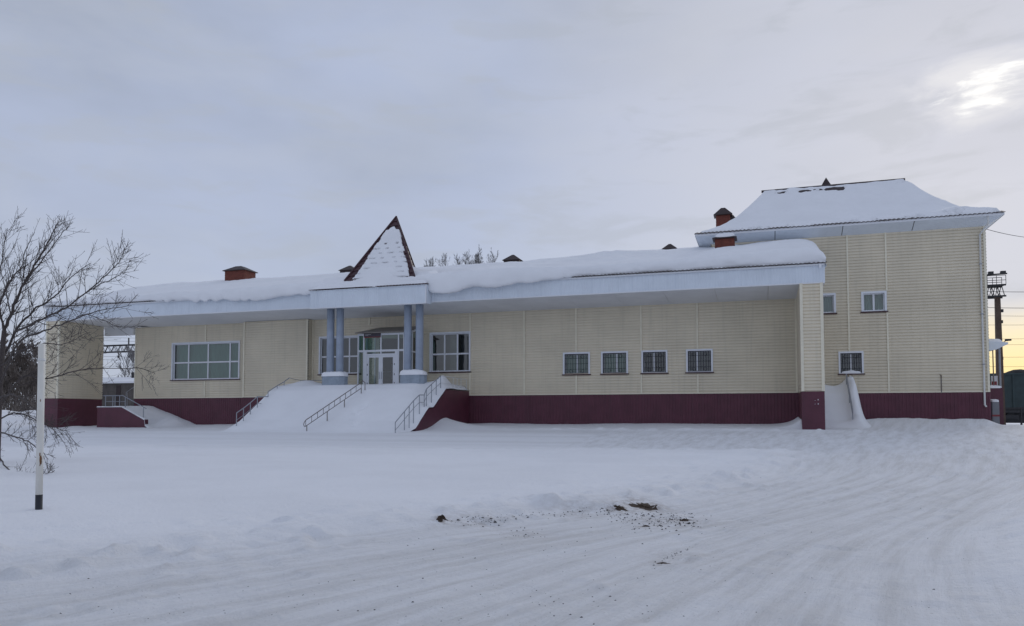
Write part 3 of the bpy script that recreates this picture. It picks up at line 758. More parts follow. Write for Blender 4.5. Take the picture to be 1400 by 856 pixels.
# concrete steps under the snow
for k in range(14):
    y1 = YTF-k*.31; bx('step', 'concrete_blue', ES, XS0+.23, XST-.33, y1-.309, y1-.001, ZB, 2.12-(k+1)*.165)
def railing(pts_top, posts, parent, m='steel', r=.03, mid=True, second=.42):
    """pts_top polyline of the hand rail; posts: list of (point on rail, foot z)"""
    MB().tube(pts_top, r, 6).build('hand_rail', m, parent)
    if mid: MB().tube([(p[0], p[1], p[2]-second) for p in pts_top], r*.62, 5).build('mid_rail', m, parent)
    for p, zf in posts: MB().tube([(p[0], p[1], zf), (p[0], p[1], p[2])], r*.85, 6).build('post', m, parent)
def on_x(px, py, X): return atx(px, py, X)
XRR = XST-.30
rr = [on_x(*p, XRR) for p in ((540, 578), (572, 540), (581.5, 540), (581.5, 533.5), (603, 513.5))]
rrp = [(r_, float(np.interp(r_[1], [-11, -8.5, -6.8, -6.1, -4.2], [-.8, -.6, .5, .6, 1.9]))) for r_ in rr]
rail_pts = []
for p in ((540.5, 577.5), (553, 562.7), (559.5, 555), (565.5, 547.8), (573.5, 540), (580, 540), (583, 532), (590, 525.5), (596.5, 519.5), (602.5, 514)): rail_pts.append(on_x(*p, XRR))
RRT = thing('stair_railing', rail_pts[0].tolist(), 'right hand tubular railing stepping up the snowy stair beside the red cheek wall', 'railing', 'railings of the entrance stair')
def foot(p): return gz_st(p[0], p[1])-.5
# ---- snow lying on the stair: height function
FOOT = []
for fx, fy in ((500, 553), (494, 557), (486, 562), (489, 566), (484, 571), (482, 577), (486, 581)):
    d_ = _fw + _rt*(fx-W/2)/F + _up*(Y0-fy)/F; yy_ = np.linspace(-11, -4, 281)[:, None]
    P_ = CAM + d_*((yy_-CAM[1])/d_[1]); zz_ = np.interp(yy_[:, 0], [-11.8, -10.5, -9.1, -7.4, -6.1, -5.4, -4.4], [-.8, -.42, .2, 1.32, 2.2, 2.50, 2.60])
    FOOT.append(P_[np.argmin(np.abs(P_[:, 2]-zz_))])
def stair_snow_z(X, Y):
    prof_ = np.interp(Y, [-13.5, -11.8, -10.5, -9.1, -7.4, -6.1, -5.4, -4.4, -2.6, 0], [-1.3, -.8, -.42, .2, 1.32, 2.2, 2.50, 2.60, 2.62, 2.55])
    prof_ = prof_ + .05*fbm(X*.35, Y*.35, 200, 3) + .012*fbm(X*1.5, Y*1.5, 203, 3)
    gb_ = ground_z(X, Y)-.07; k_ = .13; z = np.where(Y < -7.5, k_*np.logaddexp(prof_/k_, gb_/k_), prof_)
    z = z + .34*np.exp(-((X-XS0-1.1)/1.0)**2-((Y+3.4)/1.1)**2)          # heaps at both upper corners
    z = z + .50*np.exp(-((X-XST+.40)/.50)**2-((Y+3.5)/.9)**2) + .12*np.exp(-((X-XST+1.6)/1.5)**2-((Y+3.6)/1.2)**2) 
    ck_ = np.interp(Y, [-14, -11.5, -10.6, -8.75, -6.85, -6.15, YTF, 0], [-1.4, -.75, -.50, -.16, 1.06, 1.10, 2.42, 2.5])
    wr_ = np.exp(-(np.maximum(XST-.2-X, 0)/.75)**2)*sstep(-3.6, -4.6, Y)
    z = z*(1-wr_)+np.minimum(z, ck_+.06*fbm(X*1.2, Y*1.2, 207, 3))*wr_
    z = z - .06*np.exp(-((X+24.2)/3.0)**2)*sstep(-5, -3.5, Y)
    # rounded shoulder over the right cheek, long slope on the left
    lim = np.interp(Y, [-14, -8.75, -6.85, -6.15, YTF, -2.5, 0], [-1.6, -.30, .95, .97, 2.21, 2.22, 2.22])+.04*fbm(X*2+3, Y*1.3, 205, 3)
    tr = sstep(XST-.55, XST-.02, X)
    z = z*(1-tr) + tr*np.minimum(z, lim+.16*(1-tr)+.03)
    tl = sstep(XS0+.15, XS0-1.25, X)
    z = z - tl*(np.maximum(z, -.9)+1.2)*.98
    for p in FOOT: z = z - .22*np.exp(-((X-p[0])/.15)**2-((Y-p[1])/.2)**2)
    return z
def gz_st(x, y): return float(stair_snow_z(np.array([[x]], float), np.array([[y]], float))[0, 0])
sx_ = np.concatenate([np.arange(XS0-1.4, XST-.7, .09), np.arange(XST-.7, XST-.019, .04), [XST-.01]]); sy_ = np.arange(-13.4, -.02, .09)
o_, *_r = grid_obj('stair_snow', sx_, sy_, stair_snow_z, 'snow', None)
tag(o_, 'smooth sheet of deep snow burying the entrance steps, a few footprints in it', 'snow', kind='stuff')
def rail_thing(T, pts, posts, m, r=.03, mid=True, foot_fn=gz_st):
    MB().tube(pts, r, 6).build('hand_rail', m, T)
    if mid: MB().tube([(p[0], p[1], p[2]-.45) for p in pts], r*.55, 5).build('mid_rail', m, T)
    for p in posts: MB().tube([(p[0], p[1], foot_fn(p[0], p[1])-.35), (p[0], p[1], p[2]-.01)], r*.9, 6).build('post', m, T)
rail_thing(RRT, rail_pts, [rail_pts[i] for i in (0, 1, 2, 3, 4, 5, 6, 7, 8, 9)], 'steel')
XLR = XS0+.35
lp = [on_x(*p, XLR) for p in ((323.5, 564.5), (333, 558), (342.5, 550.5), (352, 542.3), (366.5, 542.3), (366.5, 535.5), (379, 527.5), (388.5, 522), (395.5, 516.8))]
LRT = thing('stair_railing', lp[0].tolist(), 'left hand tubular railing climbing the snowy stair beside the left wing', 'railing', 'railings of the entrance stair')
rail_thing(LRT, lp, [lp[i] for i in (0, 1, 2, 3, 4, 6, 7)], 'steel')
# upper railings along the terrace edges back to the wall
t0 = np.array(lp[-1]); TL = thing('terrace_railing', t0.tolist(), 'low tube railing along the left edge of the snowed up terrace', 'railing', 'terrace railings')
rail_thing(TL, [t0, (BLK1-.4, -.9, t0[2]), (BLK1+2.2, -.5, t0[2]-.02)], [(BLK1-.4, -.9, t0[2]), (BLK1+1.4, -.62, t0[2])], 'steel', .022)
t1 = np.array(rail_pts[-1]); TR = thing('terrace_railing', t1.tolist(), 'pale tube railing on the right terrace edge under the three column window', 'railing', 'terrace railings')
xr_ = XST-.16
rail_thing(TR, [t1, (xr_, -3.6, t1[2]-.02), (xr_, -.12, t1[2]-.05)], [(xr_, y, t1[2]-.04) for y in (-2.6, -1.9, -1.2, -.15)], 'pipe_white', .024)
# middle railing: ladder of short bars
XM = -23.6
mt = [on_x(*p, XM) for p in ((415, 576), (493, 524))]
# lies along the stair middle; its lower rail below the upper one
A0 = np.array(mt[0]); B0 = np.array(mt[1])
XM0 = float(at(416, 577, -9.9)[0])
P0, P1 = at(418, 574.5, -10.75), at(494, 523.0, -6.5)
MRT = thing('stair_railing', P0.tolist(), 'brown ladder shaped middle railing standing alone in the stair snow', 'railing', 'railings of the entrance stair')
dz = .36
MB().tube([P0, P1], .026, 6).build('hand_rail', 'steel_worn', MRT); MB().tube([P0-np.array([0, 0, dz]), P1-np.array([0, 0, dz])], .022, 6).build('lower_rail', 'steel_worn', MRT)
dv = (P1-P0)/np.linalg.norm(P1-P0)
MB().tube([P0, P0-dv*.12-np.array([0, 0, .06]), P0-dv*.17-np.array([0, 0, .18]), P0-dv*.12-np.array([0, 0, .30]), P0-np.array([0, 0, dz])], .024, 6).build('end_bow', 'steel_worn', MRT)
MB().tube([P1, P1+dv*.1+np.array([0, 0, .08]), P1+np.array([.1, .3, .0]), P1+np.array([.1, .3, -.5])], .024, 6).build('end_bow', 'steel_worn', MRT)
for k in range(11):
    p = P0+(P1-P0)*k/10; MB().tube([p, p-np.array([0, 0, dz])], .016, 5).build('bar', 'steel_worn', MRT)
for f in (.02, .37, .68, 1.0):
    p = P0+(P1-P0)*f; MB().tube([p-np.array([0, 0, dz-.02]), (p[0], p[1], min(gz_st(p[0], p[1]), p[2]-dz)-.35)], .026, 6).build('post', 'steel_worn', MRT)
# ------------------------------------------------------------------ side stair in the passage (left)
SS = thing('side_stair', (XLP+1, -3, 0), 'small side stair with sloping red wall in the passage by the left pier', 'steps')
YSS = -3.2
q0, q1, q2 = at(133, 556.5, YSS), at(166.5, 556.5, YSS), at(198.5, 574, YSS)
q3 = at(198.5, 583, YSS)
MB().prism([(q0[0], YSS, ZB), (q3[0], YSS, ZB), (q2[0], YSS, q2[2]), (q1[0], YSS, q1[2]), (q0[0], YSS, q0[2])], (0, .3, 0)).build('cheek_wall', 'plinth', SS)
MB().prism([(q0[0], YSS+.31, ZB), (q3[0]-.3, YSS+.31, ZB), (q2[0]-.3, YSS+.31, q2[2]-.25), (q1[0], YSS+.31, q1[2]-.15), (q0[0], YSS+.31, q1[2]-.15)], (0, -YSS-.4, 0)).build('flight', 'concrete_blue', SS)
def side_snow(X, Y):
    t = np.interp(X, [q0[0]-.2, q1[0], q2[0], q2[0]+2.4], [q1[2]+.02, q1[2]+.02, q2[2]-.02, gz(q2[0]+2.4, -1.5)-.12])
    tf = np.where(X > q2[0]-.02, ground_z(X, Y)-.12+.25*sstep(q2[0]+.5, q2[0], X), t)
    wl = sstep(YSS+.5, -.3, Y); t = tf*(1-wl)+t*wl
    s_ = sstep(YSS+.3, YSS+1.2, Y)
    rise = sstep(YSS+.5, -.2, Y)
    z = t + .04 + rise*(.05+.22*sstep(q1[0]-.5, q2[0]+.2, X)*sstep(q2[0]+2.6, q2[0], X)) + .05*fbm(X*1.1, Y*1.1, 300, 4)
    return np.where(Y < YSS+.02, t-.03, z)
o_, *_r = grid_obj('side_stair_snow', np.arange(q0[0]-.05, q2[0]+2.5, .08), np.concatenate([[YSS-.03], np.arange(YSS+.03, -.03, .08)]), side_snow, 'snow', None)
tag(o_, 'wind packed snow filling the small side stair in the passage', 'snow', kind='stuff')
srt = thing('side_stair_railing', q0.tolist(), 'grey tube railing on the red side stair in the passage', 'railing')
YRl = YSS+.15
sp_ = [at(p[0], p[1], YRl) for p in ((141.5, 541.2), (168, 540.8), (200, 558.8))]
MB().tube(sp_, .035, 6).build('hand_rail', 'steel', srt)
for px, pt_, pb in ((144.5, 541, 557), (154.5, 541, 557), (157.5, 541, 557), (163.8, 541, 557), (171.5, 542.5, 560), (196.3, 557, 570)):
    p = at(px, pt_, YRl); b_ = at(px, pb, YRl); MB().tube([p, (p[0], p[1], b_[2]-.15)], .03, 6).build('post', 'steel', srt)
MB().tube([at(145, 549, YRl), at(171, 549, YRl)], .018, 5).build('mid_rail', 'steel', srt)
YR2 = 1.2
rp = [at(p[0], p[1], YR2) for p in ((172.5, 541), (172.5, 536.5), (184, 528.5))]
MB().tube(rp, .03, 6).build('hand_rail', 'steel', srt)
for p in (rp[0], rp[1]): MB().tube([(p[0]+.12, p[1], p[2]), (p[0]+.12, p[1], p[2]-1.1)], .025, 6).build('post', 'steel', srt)
# ------------------------------------------------------------------ roof snow on the long building
def roof_snow():
    nx = 620; Xs = np.linspace(XG0+.05, XG1-.05, nx)
    # thickness, nose overhang and droop along the eave
    pxs = np.array([W/2 + F*((x-CAM[0])*math.cos(YAW)+(YF-CAM[1])*math.sin(YAW))/(-(x-CAM[0])*math.sin(YAW)+(YF-CAM[1])*math.cos(YAW)) for x in Xs])
    th = np.interp(pxs, [66, 200, 330, 420, 560, 620, 700, 790, 900, 1000, 1060, 1110, 1135], [.22, .34, .42, .5, .5, .62, .60, .46, .50, .62, .72, .78, .62])
    over = np.interp(pxs, [66, 210, 225, 300, 400, 424, 560, 584, 600, 640, 700, 740, 785, 800, 1135], [.0, .02, .22, .26, .24, .2, .2, .25, .55, .60, .5, .34, .10, -.12, -.14])
    droop = np.interp(pxs, [66, 205, 219, 235, 245, 267, 286, 320, 355, 383, 409, 424, 560, 583, 594, 606, 618, 628, 637, 651, 668, 686, 700, 711, 732, 749, 781, 790, 1135],
                      [-.02, -.02, .10, .14, .07, .26, .24, .32, .42, .28, .18, .2, .2, .25, .58, .66, .66, .60, .50, .34, .42, .48, .36, .20, .28, .17, .06, -.05, -.06])
    droop = droop + .06*np.sin(pxs*.36+np.sin(pxs*.11)*1.5)*((pxs > 222) & (pxs < 345)) + .07*fbm(Xs*2.2, Xs*0+1, 400, 3)*(droop > 0.0) + .02*fbm(Xs*6, Xs*0+4, 404, 2)
    over = over + .05*fbm(Xs*.8, Xs*0+2, 410, 3)
    rows = []
    ye = YF-.22
    pxr = np.array([W/2 + F*((x-CAM[0])*math.cos(YAW)+(YR-CAM[1])*math.sin(YAW))/(-(x-CAM[0])*math.sin(YAW)+(YR-CAM[1])*math.cos(YAW)) for x in Xs])
    skx = [180, 210, 305, 440, 571, 636, 718, 793, 844, 900, 960, 1400]; skyl = [393, 389, 382.6, 374.7, 364.8, 361.5, 356.5, 348.5, 341.5, 341, 336.5, 310]
    thr = np.interp(pxr, skx, [AZ(a_, b_, YR)-ZR+.06 for a_, b_ in zip(skx, skyl)])
    thr = np.clip(thr, .12, 1.0)
    yb = np.linspace(YR+1.2, ye+.9, 46)
    Xg = np.tile(Xs, (1, 1))
    def rz(y): return np.where(y < YR, ZEE+slp*(y-ye), ZR-(ZR-ZE)/(YBE-YR)*(y-YR))
    rows.append((np.full(nx, YR+1.2), rz(np.full(nx, YR+1.2))-.1))
    for y in yb:
        Yv = np.full(nx, y)
        tb_ = th+(thr-th)*float(sstep(0, 1, np.clip((y-(ye+.9))/(YR-ye-.9), 0, 1)))
        t = tb_*(1+.10*fbm(Xs*.22, Yv*.3, 420, 3)+.05*fbm(Xs*.8, Yv*.8, 424, 3)+.06*fbm(Xs*2.1, Yv*2.1, 426, 3)) + .07*fbm(Xs*.45+3, Yv*.6, 428, 3)
        t = t + .34*np.exp(-((Xs-1.3)/2.6)**2-((Yv+.2)/2.6)**2) + .34*np.exp(-((Xs+2.2)/1.8)**2-((Yv+1.6)/1.8)**2)      # high hump at the right end against the wing
        # hollow beside the porch dormer
        t = t - .20*np.exp(-((Xs-DBR[0]-1.0)/.9)**2-((Yv+1.5)/2.0)**2)
        z = rz(Yv)+t - .10*sstep(2.0, 0, np.abs(Yv-YR))
        rows.append((Yv, z))
    # shoulder and rounded nose
    zedge = ZEE+.04
    for k, (fy, fz) in enumerate(((.62, .98), (.36, .93), (.16, .84), (.04, .70), (-.02, .52), (-.03, .32), (-.01, .14), (.03, .02), (.12, -.03))):
        # fy: 1 at 0.9 behind eave .. 0 at the nose; fz: 1 top .. 0 droop bottom
        nose = ye-over
        Yv = nose + (ye+.9-nose)*np.clip(fy, -.1, 1) + .09*fbm(Xs*1.3, np.full(nx, k*.5), 430, 4)
        top = zedge + slp*.9 + th
        bot = zedge - droop
        z = bot + (top-bot)*fz + .05*fbm(Xs*2.0, np.full(nx, k*.7), 436, 3)*(fz > .1)
        rows.append((Yv, z))
    rows.append((np.full(nx, ye+.03), zedge-.02-np.maximum(droop, 0)*.35)); rows.append((np.full(nx, ye+.25), np.full(nx, zedge-.02)))
    V = []
    ny = len(rows)
    for Yv, z in rows: V.append(np.stack([Xs, Yv, z], -1))
    V = np.array(V)
    # ragged verge at both ends: pull the last columns in and down
    for side, idx in ((1, range(nx-9, nx)), (-1, range(0, 9))):
        for q_, i in enumerate(idx if side > 0 else reversed(list(idx))):
            f = (q_+1)/9
            base = np.array([rz(np.array([y]))[0] for y in np.maximum(V[:, i, 1], ye)])
            V[1:-2, i, 2] = base[1:-2] + (V[1:-2, i, 2]-base[1:-2])*math.sqrt(max(0, 1-(f*.96)**2.6))
            V[:, i, 0] += side*.10*fbm(V[:, i, 1]*1.6, V[:, i, 2]*1.6, 440, 3)*f
    # end caps close the sheet
    Fc = grid_faces(nx, ny)
    return mesh_obj('roof_snow', V.reshape(-1, 3), Fc, 'snow', None, True)
o_ = roof_snow(); tag(o_, 'thick snow blanket with a drooping cornice on the long low roof', 'snow', kind='stuff')
# snow on the canopy, heaped round the dormer
def canopy_snow():
    xs_ = np.linspace(PC0+.02, PC1-.02, 110); ys_ = np.linspace(YC-.17, YF+1.6, 42)
    X_, Y_ = np.meshgrid(xs_, ys_)
    base = ZE+.085+np.maximum(Y_-YC, 0)*.26
    t = .16+.55*sstep(YC, YF+.6, Y_)+.07*fbm(X_*.7, Y_*.7, 450, 3)
    t = t + .75*np.exp(-np.abs((X_-(DBL[0]+DBR[0])/2)/1.75)**3)*sstep(YC+.15, YC+.75, Y_)
    wl_ = sstep(-23.4, -24.6, X_+.5*fbm(X_*1.5, Y_, 452, 2)); t = t*(sstep(YC-.09, YC+.40, Y_)*(1-wl_)+wl_*sstep(YC-.19, YC-.02, Y_))
    edge = np.minimum(X_-PC0, PC1-X_); t = t*np.sqrt(np.clip(edge/.4+.02, 0, 1))
    t = t - .10*(1-wl_)*sstep(YC+.35, YC-.05, Y_)
    Zs = base+t-.02
    return mesh_obj('canopy_snow', np.stack([X_, Y_, Zs], -1).reshape(-1, 3), grid_faces(len(xs_), len(ys_)), 'snow', None, True)
tag(canopy_snow(), 'snow heaped on the porch canopy at the foot of the pointed dormer', 'snow', kind='stuff')
# ragged sheet of snow clinging to the front of the dormer
def dormer_snow():
    A, B, C = AP, DBL, DBR; nn = np.cross(B-A, C-A); nn /= np.linalg.norm(nn)
    if nn[1] > 0: nn = -nn
    nr, nc = 150, 90; V = np.zeros((nr, nc, 3))
    for r in range(nr):
        t = .165+(.98-.165)*r/(nr-1)
        tq = round(t*13)/13
        jag = .10*float(fbm(np.array([tq*29.]), np.array([1.]), 460, 2)[0]); jag2 = .10*float(fbm(np.array([tq*31.]), np.array([7.]), 461, 2)[0])
        lo = .085+.03*sstep(.3, .9, t)+jag*.4 ; hi = .97-.03*sstep(.2, .6, t)+jag2*.3
        lo = min(lo, .46); hi = max(hi, .54)
        if t < .23: lo, hi = .25+ (0.23-t)*3, .80-(.23-t)*3
        for c in range(nc):
            f = c/(nc-1); g = lo+(hi-lo)*f
            d = .13*min(1, min(f, 1-f)*16)**.5*min(1, (r+1)/7)**.5
            d += .07*(1-((t*13) % 1))*sstep(.35, .7, t) + .02*float(vnoise(np.array([g*9]), np.array([t*14]), 470)[0])
            rw, cl = int(t*13), int(g*t*24)
            if t > .42 and (t*13) % 1 > .70 and ((rw*73+cl*151) % 11) < (1+4*t) and .02 < f < .98: d = -.06
            V[r, c] = A+(B-A)*t+(C-B)*t*g + nn*(d+.0)
    return mesh_obj('dormer_snow', V.reshape(-1, 3), grid_faces(nc, nr), 'snow', None, True)
tag(dormer_snow(), 'ragged snow sheet stuck to the front tiles of the pointed dormer', 'snow', kind='stuff')
# caps on the pedestals and on caps of chimneys
def cap_snow(name, x0, x1, y0, y1, z, h, label, seed, n=22):
    xs_ = np.linspace(x0, x1, n); ys_ = np.linspace(y0, y1, n); X_, Y_ = np.meshgrid(xs_, ys_)
    u = np.abs((X_-(x0+x1)/2)/((x1-x0)/2)); v = np.abs((Y_-(y0+y1)/2)/((y1-y0)/2))
    p = np.clip(1-(u**5+v**5), 0, 1)**.35
    Z_ = z-.04 + (h+.05)*p*(1+.25*fbm(X_*3, Y_*3, seed, 3))
    rr_ = 1-.12*np.clip(u*v, 0, 1)**2
    X_ = (x0+x1)/2+(X_-(x0+x1)/2)*rr_; Y_ = (y0+y1)/2+(Y_-(y0+y1)/2)*rr_
    o = mesh_obj(name, np.stack([X_, Y_, Z_], -1).reshape(-1, 3), grid_faces(n, n), 'snow', None, True)
    return tag(o, label, 'snow', kind='stuff')
for k, px in enumerate(((451.5, 464.5), (557.3, 573.3))):
    xm = sum(AX(p, YCOL) for p in px)/2
    cap_snow('pedestal_snow', xm-.9, xm+.9, YCOL-.52, YCOL+.52, 3.15, .28, ('snow cushion on the left column pedestal', 'snow cushion on the right column pedestal')[k], 500+k, 40)
x0, x1, y0_, dp, zc, zt = c2[2]
cap_snow('chimney_snow', x0-.05, x1+.05, y0_-.1, y0_+dp+.1, zc+.09, .24, 'thin snow on the low brick chimney near the wing', 510)
# ------------------------------------------------------------------ two storey wing
TW = thing('two_storey_wing', (5, YT, 0), 'two storey cream end block with hipped snowy roof at the right', 'building')
XT0 = -3.0; ZTT = (AZ(1130, 321, YT)+AZ(1345, 310.5, YT))/2
YTB = 14.0
TW1 = wrect(1121, 401.5, 1143, 427, YT); TW1[0] = TW1[1]-1.55
TW2 = wrect(1177, 398.5, 1212.5, 426, YT); TW3 = wrect(1146, 480.5, 1181, 511, YT)
tw = [TW1, TW2, TW3]
TW1[2:] = TW2[2:]
tj = [AX(1161.5, YT), AX(1214.5, YT)]
# the lower joint follows under the first-floor window
panel_with_trims(TW, [XT0, tj[0], tj[1], XTR], YT, ZP, ZTT, tw)
for x in tj: trim(TW, x, YT, ZP, ZTT, tw)
trim(TW, XTR-.05, YT, ZP, ZTT, (), .12)
siding('siding_panel', TW, (XTR, YT), (0, 1), YTB-YT, ZP, ZTT)
siding('siding_panel', TW, (XT0, YTB), (0, -1), YTB-YT, ZR-1.6, ZTT, nrm=(-1, 0))
siding('siding_panel', TW, (XTR, YTB), (-1, 0), XTR-XT0, ZP, ZTT, nrm=(0, 1))
ribbed('plinth_panel', 'plinth', TW, (XR1+.03, YT-.03), (1, 0), XTR+.03-XR1-.03, ZB, ZP-.003)
ribbed('plinth_panel', 'plinth', TW, (XTR+.03, YT-.03), (0, 1), YTB-YT, ZB, ZP-.003)
bx('plinth_cap', 'siding_trim', TW, XR1+.05, XTR-.12, YT-.075, YT-.004, ZP-.004, ZP+.05)
window(TW, *TW1, YT, (.5,), (), glass='glass', curtain='curtain', casing=.12); window(TW, *TW2, YT, (.5,), (), glass='glass', curtain='curtain', casing=.12)
window(TW, *TW3, YT, (.5,), (), grille=True)
b_ = MB(); b_.box(XT0+.1, XTR-.1, YT+3, YT+3.2, ZP, ZTT); b_.box(XT0+.1, XTR-.1, YT+.2, YTB-.2, 6.1, 6.3); b_.box(XT0+.1, XTR-.1, YT+.2, YTB-.2, ZP-.1, ZP); b_.box(XT0+.1, XTR-.1, YT+.1, YTB-.1, ZTT-.1, ZTT)
b_.box(XT0+.1, XT0+.2, YT+.2, YTB-.2, ZP, ZTT)
b_.build('inner_wall', 'interior', TW)
cap_snow('sill_snow', TW3[0]+.14, TW3[1]-.14, YT-.1, YT+.08, TW3[2]+.04, .14, 'thin snow on the barred ground floor window sill of the end block', 520)
# eaves
EO = 1.0
XE_0 = AX(951, YT-EO, 320); XE_1 = AX(1372, YT-EO, 292); YE0, YE1 = YT-EO, YTB+EO
ZTE = (AZ(951, 320, YE0)+AZ(1372, 291.5, YE0))/2
sf = MB()
ring_in = [(XT0, YT-.04, ZTT-.05), (XTR+.04, YT-.04, ZTT-.05), (XTR+.04, YTB+.04, ZTT-.05), (XT0, YTB+.04, ZTT-.05)]
ring_out = [(XE_0, YE0, ZTE-.12), (XE_1, YE0, ZTE-.12), (XE_1, YE1, ZTE-.12), (XE_0, YE1, ZTE-.12)]
for i in range(4):
    j = (i+1) % 4; A1, B1, A2, B2 = (np.array(v) for v in (ring_in[i], ring_in[j], ring_out[i], ring_out[j]))
    ax_ = 0 if i % 2 == 0 else 1; n_ = 4 if i % 2 == 0 else 3
    cuts = [A1[ax_]+(B1[ax_]-A1[ax_])*k/n_ for k in range(1, n_)]
    fin = [0]+[(c-A1[ax_])/(B1[ax_]-A1[ax_]) for c in cuts]+[1]; fou = [0]+[(c-A2[ax_])/(B2[ax_]-A2[ax_]) for c in cuts]+[1]
    for k in range(n_):
        g0, g1 = (.0012 if k else 0), (-.0012 if k < n_-1 else 0)
        MB().add([A1+(B1-A1)*(fin[k]+g0), A1+(B1-A1)*(fin[k+1]+g1), A2+(B2-A2)*(fou[k+1]+g1), A2+(B2-A2)*(fou[k]+g0)], [(0, 1, 2, 3)]).build('soffit_panel', 'white_panel', TW)
# drip board along the eave edge
db = MB()
db.box(XE_0, XE_1, YE0-.04, YE0-.005, ZTE-.13, ZTE+.02); db.box(XE_1+.005, XE_1+.04, YE0-.04, YE1, ZTE-.13, ZTE+.02); db.box(XE_0-.04, XE_0-.005, YE0-.04, YE1, ZTE-.13, ZTE+.02)
db.build('eave_board', 'white_frame', TW)
# flared hipped roof
YRG = (YE0+YE1)/2; RG0 = at(1046, 262, YRG); RG1 = at(1234, 245.5, YRG); ZRG = (RG0[2]+RG1[2])/2
def hip_ring(f, lift=0.0, grow=0.0):
    """f 0 eave .. 1 ridge"""
    g = f
    h = ZTE + (ZRG-ZTE)*(.26*g + .74*g**1.9) + lift
    x0 = XE_0+(RG0[0]-XE_0)*g-grow; x1 = XE_1+(RG1[0]-XE_1)*g+grow
    y0 = YE0+(YRG-YE0)*g-grow; y1 = YE1+(YRG-YE1)*g+grow
    return x0, x1, y0, y1, h
def hip_surface(fn, nf, nxs, nys, jitter=None):
    V = []
    per = 2*(nxs+nys)
    for i in range(nf+1):
        x0, x1, y0, y1, h = fn(i/nf)
        R_ = [(x0+(x1-x0)*k/nxs, y0) for k in range(nxs)]+[(x1, y0+(y1-y0)*k/nys) for k in range(nys)]+[(x1+(x0-x1)*k/nxs, y1) for k in range(nxs)]+[(x0, y1+(y0-y1)*k/nys) for k in range(nys)]
        V.append([(x, y, h) for x, y in R_])
    V = np.array(V)
    if jitter is not None: V = jitter(V)
    idx = np.arange((nf+1)*per).reshape(nf+1, per)
    a_ = idx[:-1]; b2 = idx[1:]
    Fc = np.stack([a_, np.roll(a_, -1, 1), np.roll(b2, -1, 1), b2], -1).reshape(-1, 4)
    return V.reshape(-1, 3), Fc
v_, f_ = hip_surface(lambda f: hip_ring(f), 14, 60, 40)
troof = mesh_obj('roof', v_, f_, 'tile_dark', TW)
wavy_slope('eave_tiles', troof, XE_0-.08, XE_1+.08, YE0-.10, ZTE+.0, YE0+.5, ZTE+.20, 'tile_dark', .25, .045)
MB().tube([(RG0[0]-.25, YRG, ZRG+.0), (RG1[0]+.15, YRG, ZRG+.0)], .10, 8).build('ridge_cap', 'tile_dark', troof)
rt_ = MB()
for k in range(44):
    x = RG0[0]+.3+k*.2; rt_.box(x, x+.13, YRG-.60, YRG-.42, ZRG-.40, ZRG-.33+.05*((k*7) % 3 == 0))
def tsnow(V):
    nf, per, _ = V.shape; f = np.linspace(0, 1, nf)[:, None]
    X_, Y_ = V[..., 0], V[..., 1]
    t = (.20+.10*fbm(X_*.35, Y_*.35, 600, 3)+.05*fbm(X_*1.4, Y_*1.4, 604, 3))*sstep(0, .06, f)*(1-.55*sstep(.88, 1, f))
    # drift in the flare of the right hand hip
    t = t + .32*np.exp(-((X_-XE_1+2.0)/1.5)**2)*sstep(.0, .1, f)*sstep(.42, .15, f)
    # bared tiles under the ridge
    front = (np.abs(Y_-(YE0+(YRG-YE0)*f)) < .05)
    bare = front*np.exp(-((f-.95-.012*fbm(X_*2.2, f*3, 611, 3))/.022)**2)*sstep(.50, .72, .55*vnoise(X_*1.3, X_*0+2.2, 610)+.3*vnoise(X_*5, f*40, 613)+.28*np.exp(-((X_-5.3)/.9)**2)+.12*np.exp(-((X_-2.8)/1.6)**2))
    t = t - .38*bare
    # ragged lower edge
    lowcut = front*sstep(.09, .03, f)*sstep(.42, .60, .6*vnoise(X_*.8, X_*0+5, 612)+.4*vnoise(X_*5, f*60, 614))
    t = t + .10*front*sstep(.12, .03, f)*sstep(-.001, .01, f) - .34*lowcut
    t = np.maximum(t, -.05); t = np.where(f < .012, np.maximum(t, -.02), t)
    V = V.copy(); V[..., 2] += t; V[..., 1] -= .25*t*front
    return V
v_, f_ = hip_surface(lambda f: hip_ring(f), 60, 260, 60, tsnow)
o_ = mesh_obj('wing_roof_snow', v_, f_, 'snow', None, True); tag(o_, 'snow on the steep flared hip roof of the end block', 'snow', kind='stuff')
# vent on the ridge, big chimney behind the roof
p = at(1129.5, 250.5, YRG+.6)
MB().prism([(p[0]-.55, p[1], ZRG-.15), (p[0]+.55, p[1], ZRG-.15), (p[0], p[1], AZ(1129.5, 242.5, YRG+.6))], (0, .8, 0)).build('ridge_vent', 'tile_dark', troof)
ch, cp, _c = chimney(978.5, 998, 283, 294, 7.5, parent=troof, zb=9.5, overhang=.16)
chimney(997, 1004.5, 293, 300, 8.6, parent=troof, zb=9.5, overhang=.10)
# downpipe and gutter outlet
dpx = AX(1339, YT-.1, 310)
zlow = AZ(1345, 556, YT-.1)
MB().tube([(dpx+.25, YE0+.02, ZTE-.1), (dpx+.25, YE0+.02, ZTE-.55), (dpx, YT-.13, ZTT-.55), (dpx, YT-.13, zlow+.12), (dpx+.04, YT-.26, zlow)], .055, 8).build('downpipe', 'pipe_white', TW, True)
for z in (3.5, 6.5, 9.5): bx('pipe_clip', 'steel', TW, dpx-.075, dpx+.075, YT-.19, YT-.035, z, z+.05)
px_ = AX(1286, YT); MB().tube([(px_, YT-.06, ZP-.05), (px_, YT-.06, AZ(1286, 513, YT)), (px_-.08, YT-.06, AZ(1286, 513, YT)+.02)], .03, 6).build('vent_pipe', 'steel_worn', TW)
